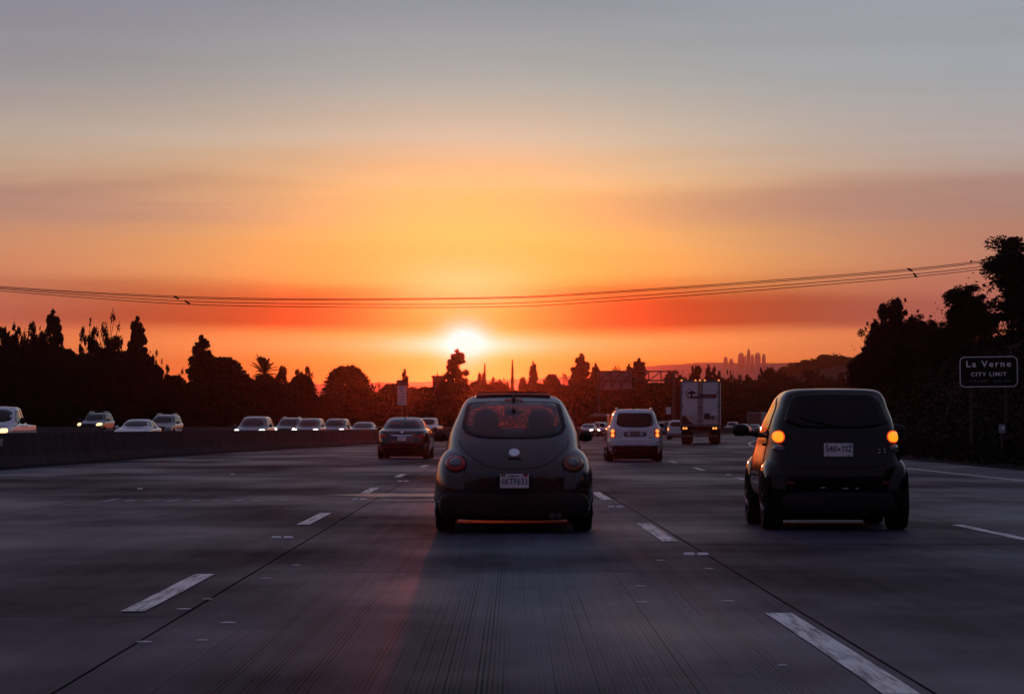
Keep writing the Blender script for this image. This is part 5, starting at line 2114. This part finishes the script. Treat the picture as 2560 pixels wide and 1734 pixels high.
lb_ = raw('emblem_bar', vs, fs, M_LOGO2, doors[1])
vs, fs = slab_poly([(.74, 2.93), (1.02, 2.93), (1.06, 3.15), (.70, 3.15)], .024, .028)
raw('emblem_bar', vs, fs, M_LOGO, doors[1])
MB().box((.44, .015, 1.78), (.38, .02, .38)).build('placard', M_SIGND, doors[1])
MB().box((.78, .017, 1.70), (.28, .02, .22)).build('placard', principled('grey placard', (.10, .10, .12), .5, nscale=9, namt=.2), doors[1])
vs, fs = slab_poly([(-1.13, 1.26), (-.40, 1.26), (-.52, 1.40), (-.72, 1.52), (-.86, 1.78), (-1.13, 1.80)], .008, .018)  # dark reflection in the kick plate, put in as a coloured shape
raw('reflection_panel', vs, fs, principled('dark reflection shape', (.02, .018, .02), .35, metal=.4, nscale=3, namt=.4), doors[0])
for xx in (-1.15, -.28, 0, .30, 1.17):
    l_ = MB()
    l_.box((xx, 0, 4.03), (.12, .06, .07), 0, .01)
    o = l_.build('marker_lamp', M_PLASTIC, tk)
    vs, fs = superell((xx, -.035, 4.03), (.062, .03, .052), 2.2, None, 14, 8)
    raw('lens', vs, fs, M_LIT_AMBER, o, True)
for xx in (-1.02, -.86, .84, 1.0):
    o = MB().lathe([(.09, .05), (.09, .0)], (xx, .0, 1.03), 'y', 18).build('taillight', M_PLASTIC, tk)
    vs, fs = superell((xx, -.012, 1.03), (.070, .025, .074), 2.0, None, 16, 8)
    raw('lens', vs, fs, M_LIT_TAIL, o, True)
MB().box((0, .10, 1.02), (2.44, .12, .26)).build('lamp_bar', M_UNDER, tk)
ub = MB()
ub.box((0, .12, .545), (2.30, .10, .12))
for sx_ in (-.6, .6):
    ub.box((sx_, .14, .76), (.10, .08, .36))
ub.build('underride_bar', M_PLASTIC, tk)
MB().box((0, .065, .545), (2.2, .01, .05)).build('reflective_tape', principled('worn tape', (.22, .2, .2), .4, nscale=9, namt=.7), tk)
for s in (-1, 1):
    MB().box((s * .86, .9, .62), (.66, .02, .80)).build('mud_flap', M_PLASTIC, tk)
    for yy in (1.7, 2.95):
        w_ = MB().lathe([(.3, -.28), (.46, -.29), (.51, -.2), (.515, 0), (.51, .2), (.46, .29), (.3, .28)], (0, 0, 0), 'x', 26).build('wheel', M_RUBBER, tk, True)
        w_.location = (s * .88, yy, .515)
        MB().lathe([(.29, s * .26), (.27, s * .2), (.1, s * .28)], (0, 0, 0), 'x', 18).build('rim', M_RIM, w_, True)
MB().box((0, 7, 1.05), (1.0, 13.5, .3)).build('chassis', M_UNDER, tk)
cb = MB()
cb.box((0, 16.6, 2.1), (2.3, 2.4, 2.7), 0, .12)
cb.box((0, 18.4, 1.5), (1.9, 1.6, 1.3), 0, .15)
cb.build('tractor_cab', paint('truck cab paint', (.3, .3, .32), .3), tk, False)
for s in (-1, 1):
    for yy in (14.3, 18.6):
        w_ = MB().lathe([(.3, -.2), (.46, -.21), (.515, 0), (.46, .21), (.3, .2)], (0, 0, 0), 'x', 20).build('wheel', M_RUBBER, tk, True)
        w_.location = (s * .95, yy, .515)

# ------------------------------------------------------------------ other traffic
M_WHITE = paint('white paint', (0.78, 0.78, 0.78), .25)
M_OFFW = paint('pale silver paint', (0.45, 0.45, 0.47), .28, .4)
M_DKGREY = paint('charcoal paint', (0.035, 0.035, 0.04), .2)
M_GREY = paint('grey paint', (0.12, 0.12, 0.13), .2, .4)
M_DKSIL = paint('dark silver paint', (0.08, 0.08, 0.085), .18, .5)
G_ON = 'oncoming traffic beyond the median barrier'


def oncoming(kind, m, px, Y, label, name, lights, turn=0.0, rack=False):
    c = generic(kind, m, label, {'sedan': 'car', 'suv': 'car', 'pickup': 'pickup truck'}[kind], name, G_ON, lights, rack=rack)
    c.put((px - 1280) / F * Y, Y, math.pi - heading(Y) + turn)
    c.root.location.z = opp_h((px - 1280) / F * Y - bend(Y))
    return c


oncoming('pickup', M_WHITE, -3, 102, 'white pickup truck cut off by the left edge of the picture, one headlight glowing', 'pickup_truck', 'warm', .0)
oncoming('suv', M_DKGREY, 241, 185, 'black boxy utility wagon with two round warm headlights', 'utility_wagon', 'warm', rack=True)
oncoming('sedan', M_WHITE, 345, 137, 'white low sedan in front of a silver wagon, its nose hidden by the barrier', 'sedan', 'off')
oncoming('suv', M_GREY, 412, 175, 'grey wagon with roof rails half behind the white low sedan', 'station_wagon', 'off', rack=True)
oncoming('suv', M_DKSIL, 637, 150, 'dark silver hatchback with two bright white headlights, alone in the middle of the oncoming cars', 'hatchback', 'white')
oncoming('suv', M_DKGREY, 725, 190, 'dark wagon with a bright headlight half hidden behind another wagon', 'station_wagon', 'white', rack=True)
oncoming('suv', M_DKSIL, 775, 183, 'grey wagon overlapping the darker wagon behind it', 'station_wagon', 'white')
oncoming('suv', M_GREY, 840, 190, 'grey wagon under the big dome tree, right of the overlapping pair', 'station_wagon', 'white')
oncoming('sedan', M_GREY, 909, 188, 'grey sedan with two warm headlights nearest the black sedan', 'sedan', 'warm')
oncoming('sedan', M_WHITE, 1005, 215, 'white car whose roof alone shows above the black sedan', 'sedan', 'off')
oncoming('pickup', M_WHITE, 1070, 225, 'white pickup between the black sedan and the compact car', 'pickup_truck', 'off')
oncoming('sedan', M_GREY, 1471, 300, 'far oncoming sedan with lit headlights just right of the compact car mirror', 'sedan', 'white')
oncoming('sedan', M_DKGREY, 1519, 300, 'far oncoming sedan with lit headlights touching the left side of the silver crossover', 'sedan', 'white', 0)
oncoming('suv', M_GREY, 1497, 330, 'far oncoming wagon behind the pair of headlights right of the compact car', 'station_wagon', 'white')


def away(kind, m, px, Y, label, name, rear=None):
    c = generic(kind, m, label, 'car' if kind != 'pickup' else 'pickup truck', name, 'cars far ahead', 'off', lights_rear=rear)
    c.put((px - 1280) / F * Y, Y, -heading(Y))
    return c


away('suv', M_OFFW, 1696, 235, 'pale car half hidden by the left side of the truck trailer', 'hatchback', M_LIT_TAIL)
away('suv', M_DKGREY, 1664, 292, 'dark wagon between the silver crossover and the truck', 'station_wagon')
away('sedan', M_WHITE, 1858, 330, 'white car with one glowing tail lamp above the black microcar mirror', 'sedan', M_LIT_TAIL)
away('pickup', M_OFFW, 1832, 420, 'pale pickup right of the truck trailer, far ahead', 'pickup_truck')
away('sedan', M_GREY, 1888, 380, 'grey car far ahead just left of the black microcar pillar', 'sedan')
# far box truck
Y = 440.0
bx_ = empty('box_truck', (at(1895, 0, Y)[0], Y, 0), -heading(Y), 'small reddish white box truck far ahead beside the black microcar roof pillar', 'truck', 'cars far ahead')
MB().box((0, 0, 2.25), (2.4, 6.0, 2.5), 0, .04).build('cargo_box', principled('dusty white box', (.32, .25, .25), .6, nscale=1.5, namt=.2), bx_)
MB().box((0, 4.0, 1.6), (2.1, 1.9, 2.0), 0, .15).build('cab', M_WHITE, bx_)
MB().box((0, -3.02, 2.2), (2.1, .05, 2.2)).build('roll_door', principled('rusty red door', (.20, .08, .07), .6, nscale=2, namt=.3), bx_)
MB().box((0, 0, .8), (2.0, 7.6, .3)).build('chassis', M_UNDER, bx_)
for s in (-1, 1):
    for yy in (-1.8, 3.6):
        w_ = MB().lathe([(.25, -.14), (.40, -.14), (.42, 0), (.40, .14), (.25, .14)], (0, 0, 0), 'x', 18).build('wheel', M_RUBBER, bx_, True)
        w_.location = (s * .95, yy, .42)
# flatbed trailer with stacked loads, oncoming
Y = 345.0
fb = empty('flatbed_truck', (at(1512, 0, Y)[0], Y, 0), math.pi - heading(Y), 'low truck with a layered load seen above the far oncoming cars', 'truck', G_ON)
MB().box((0, 0, 1.1), (2.4, 9, .25)).build('deck', M_STEEL, fb)
for k in range(3):
    MB().box((0, -1.0, 1.5 + .55 * k), (2.3 - .1 * k, 6.5, .42), 0, .03).build('load', principled('brown load', (.10, .055, .045), .7, nscale=2, namt=.3), fb)
MB().box((0, 3.6, 1.75), (2.2, 1.7, 1.9), 0, .15).build('cab', M_GREY, fb)
MB().box((0, 4.47, 2.05), (1.9, .05, .75), 0, .01).build('windshield', M_GLASS, fb)
for s in (-1, 1):
    for yy in (-3.2, 3.4):
        w_ = MB().lathe([(.28, -.14), (.45, -.14), (.47, 0), (.45, .14), (.28, .14)], (0, 0, 0), 'x', 18).build('wheel', M_RUBBER, fb, True)
        w_.location = (s * .95, yy, .47)

# ------------------------------------------------------------------ haze
hz = bpy.data.materials.new('haze')
hz.use_nodes = True
nt = hz.node_tree
nt.nodes.clear()
pv = nt.nodes.new('ShaderNodeVolumePrincipled')
pv.inputs['Color'].default_value = (0.95, 0.56, 0.44, 1)
pv.inputs['Density'].default_value = HAZE_DENSITY
pv.inputs['Anisotropy'].default_value = HAZE_G
o_ = nt.nodes.new('ShaderNodeOutputMaterial')
nt.links.new(pv.outputs[0], o_.inputs['Volume'])
hb = MB().box((0, 5850, 73), (18200, 12500, 148.6)).build('haze', hz)
hb['kind'] = 'stuff'
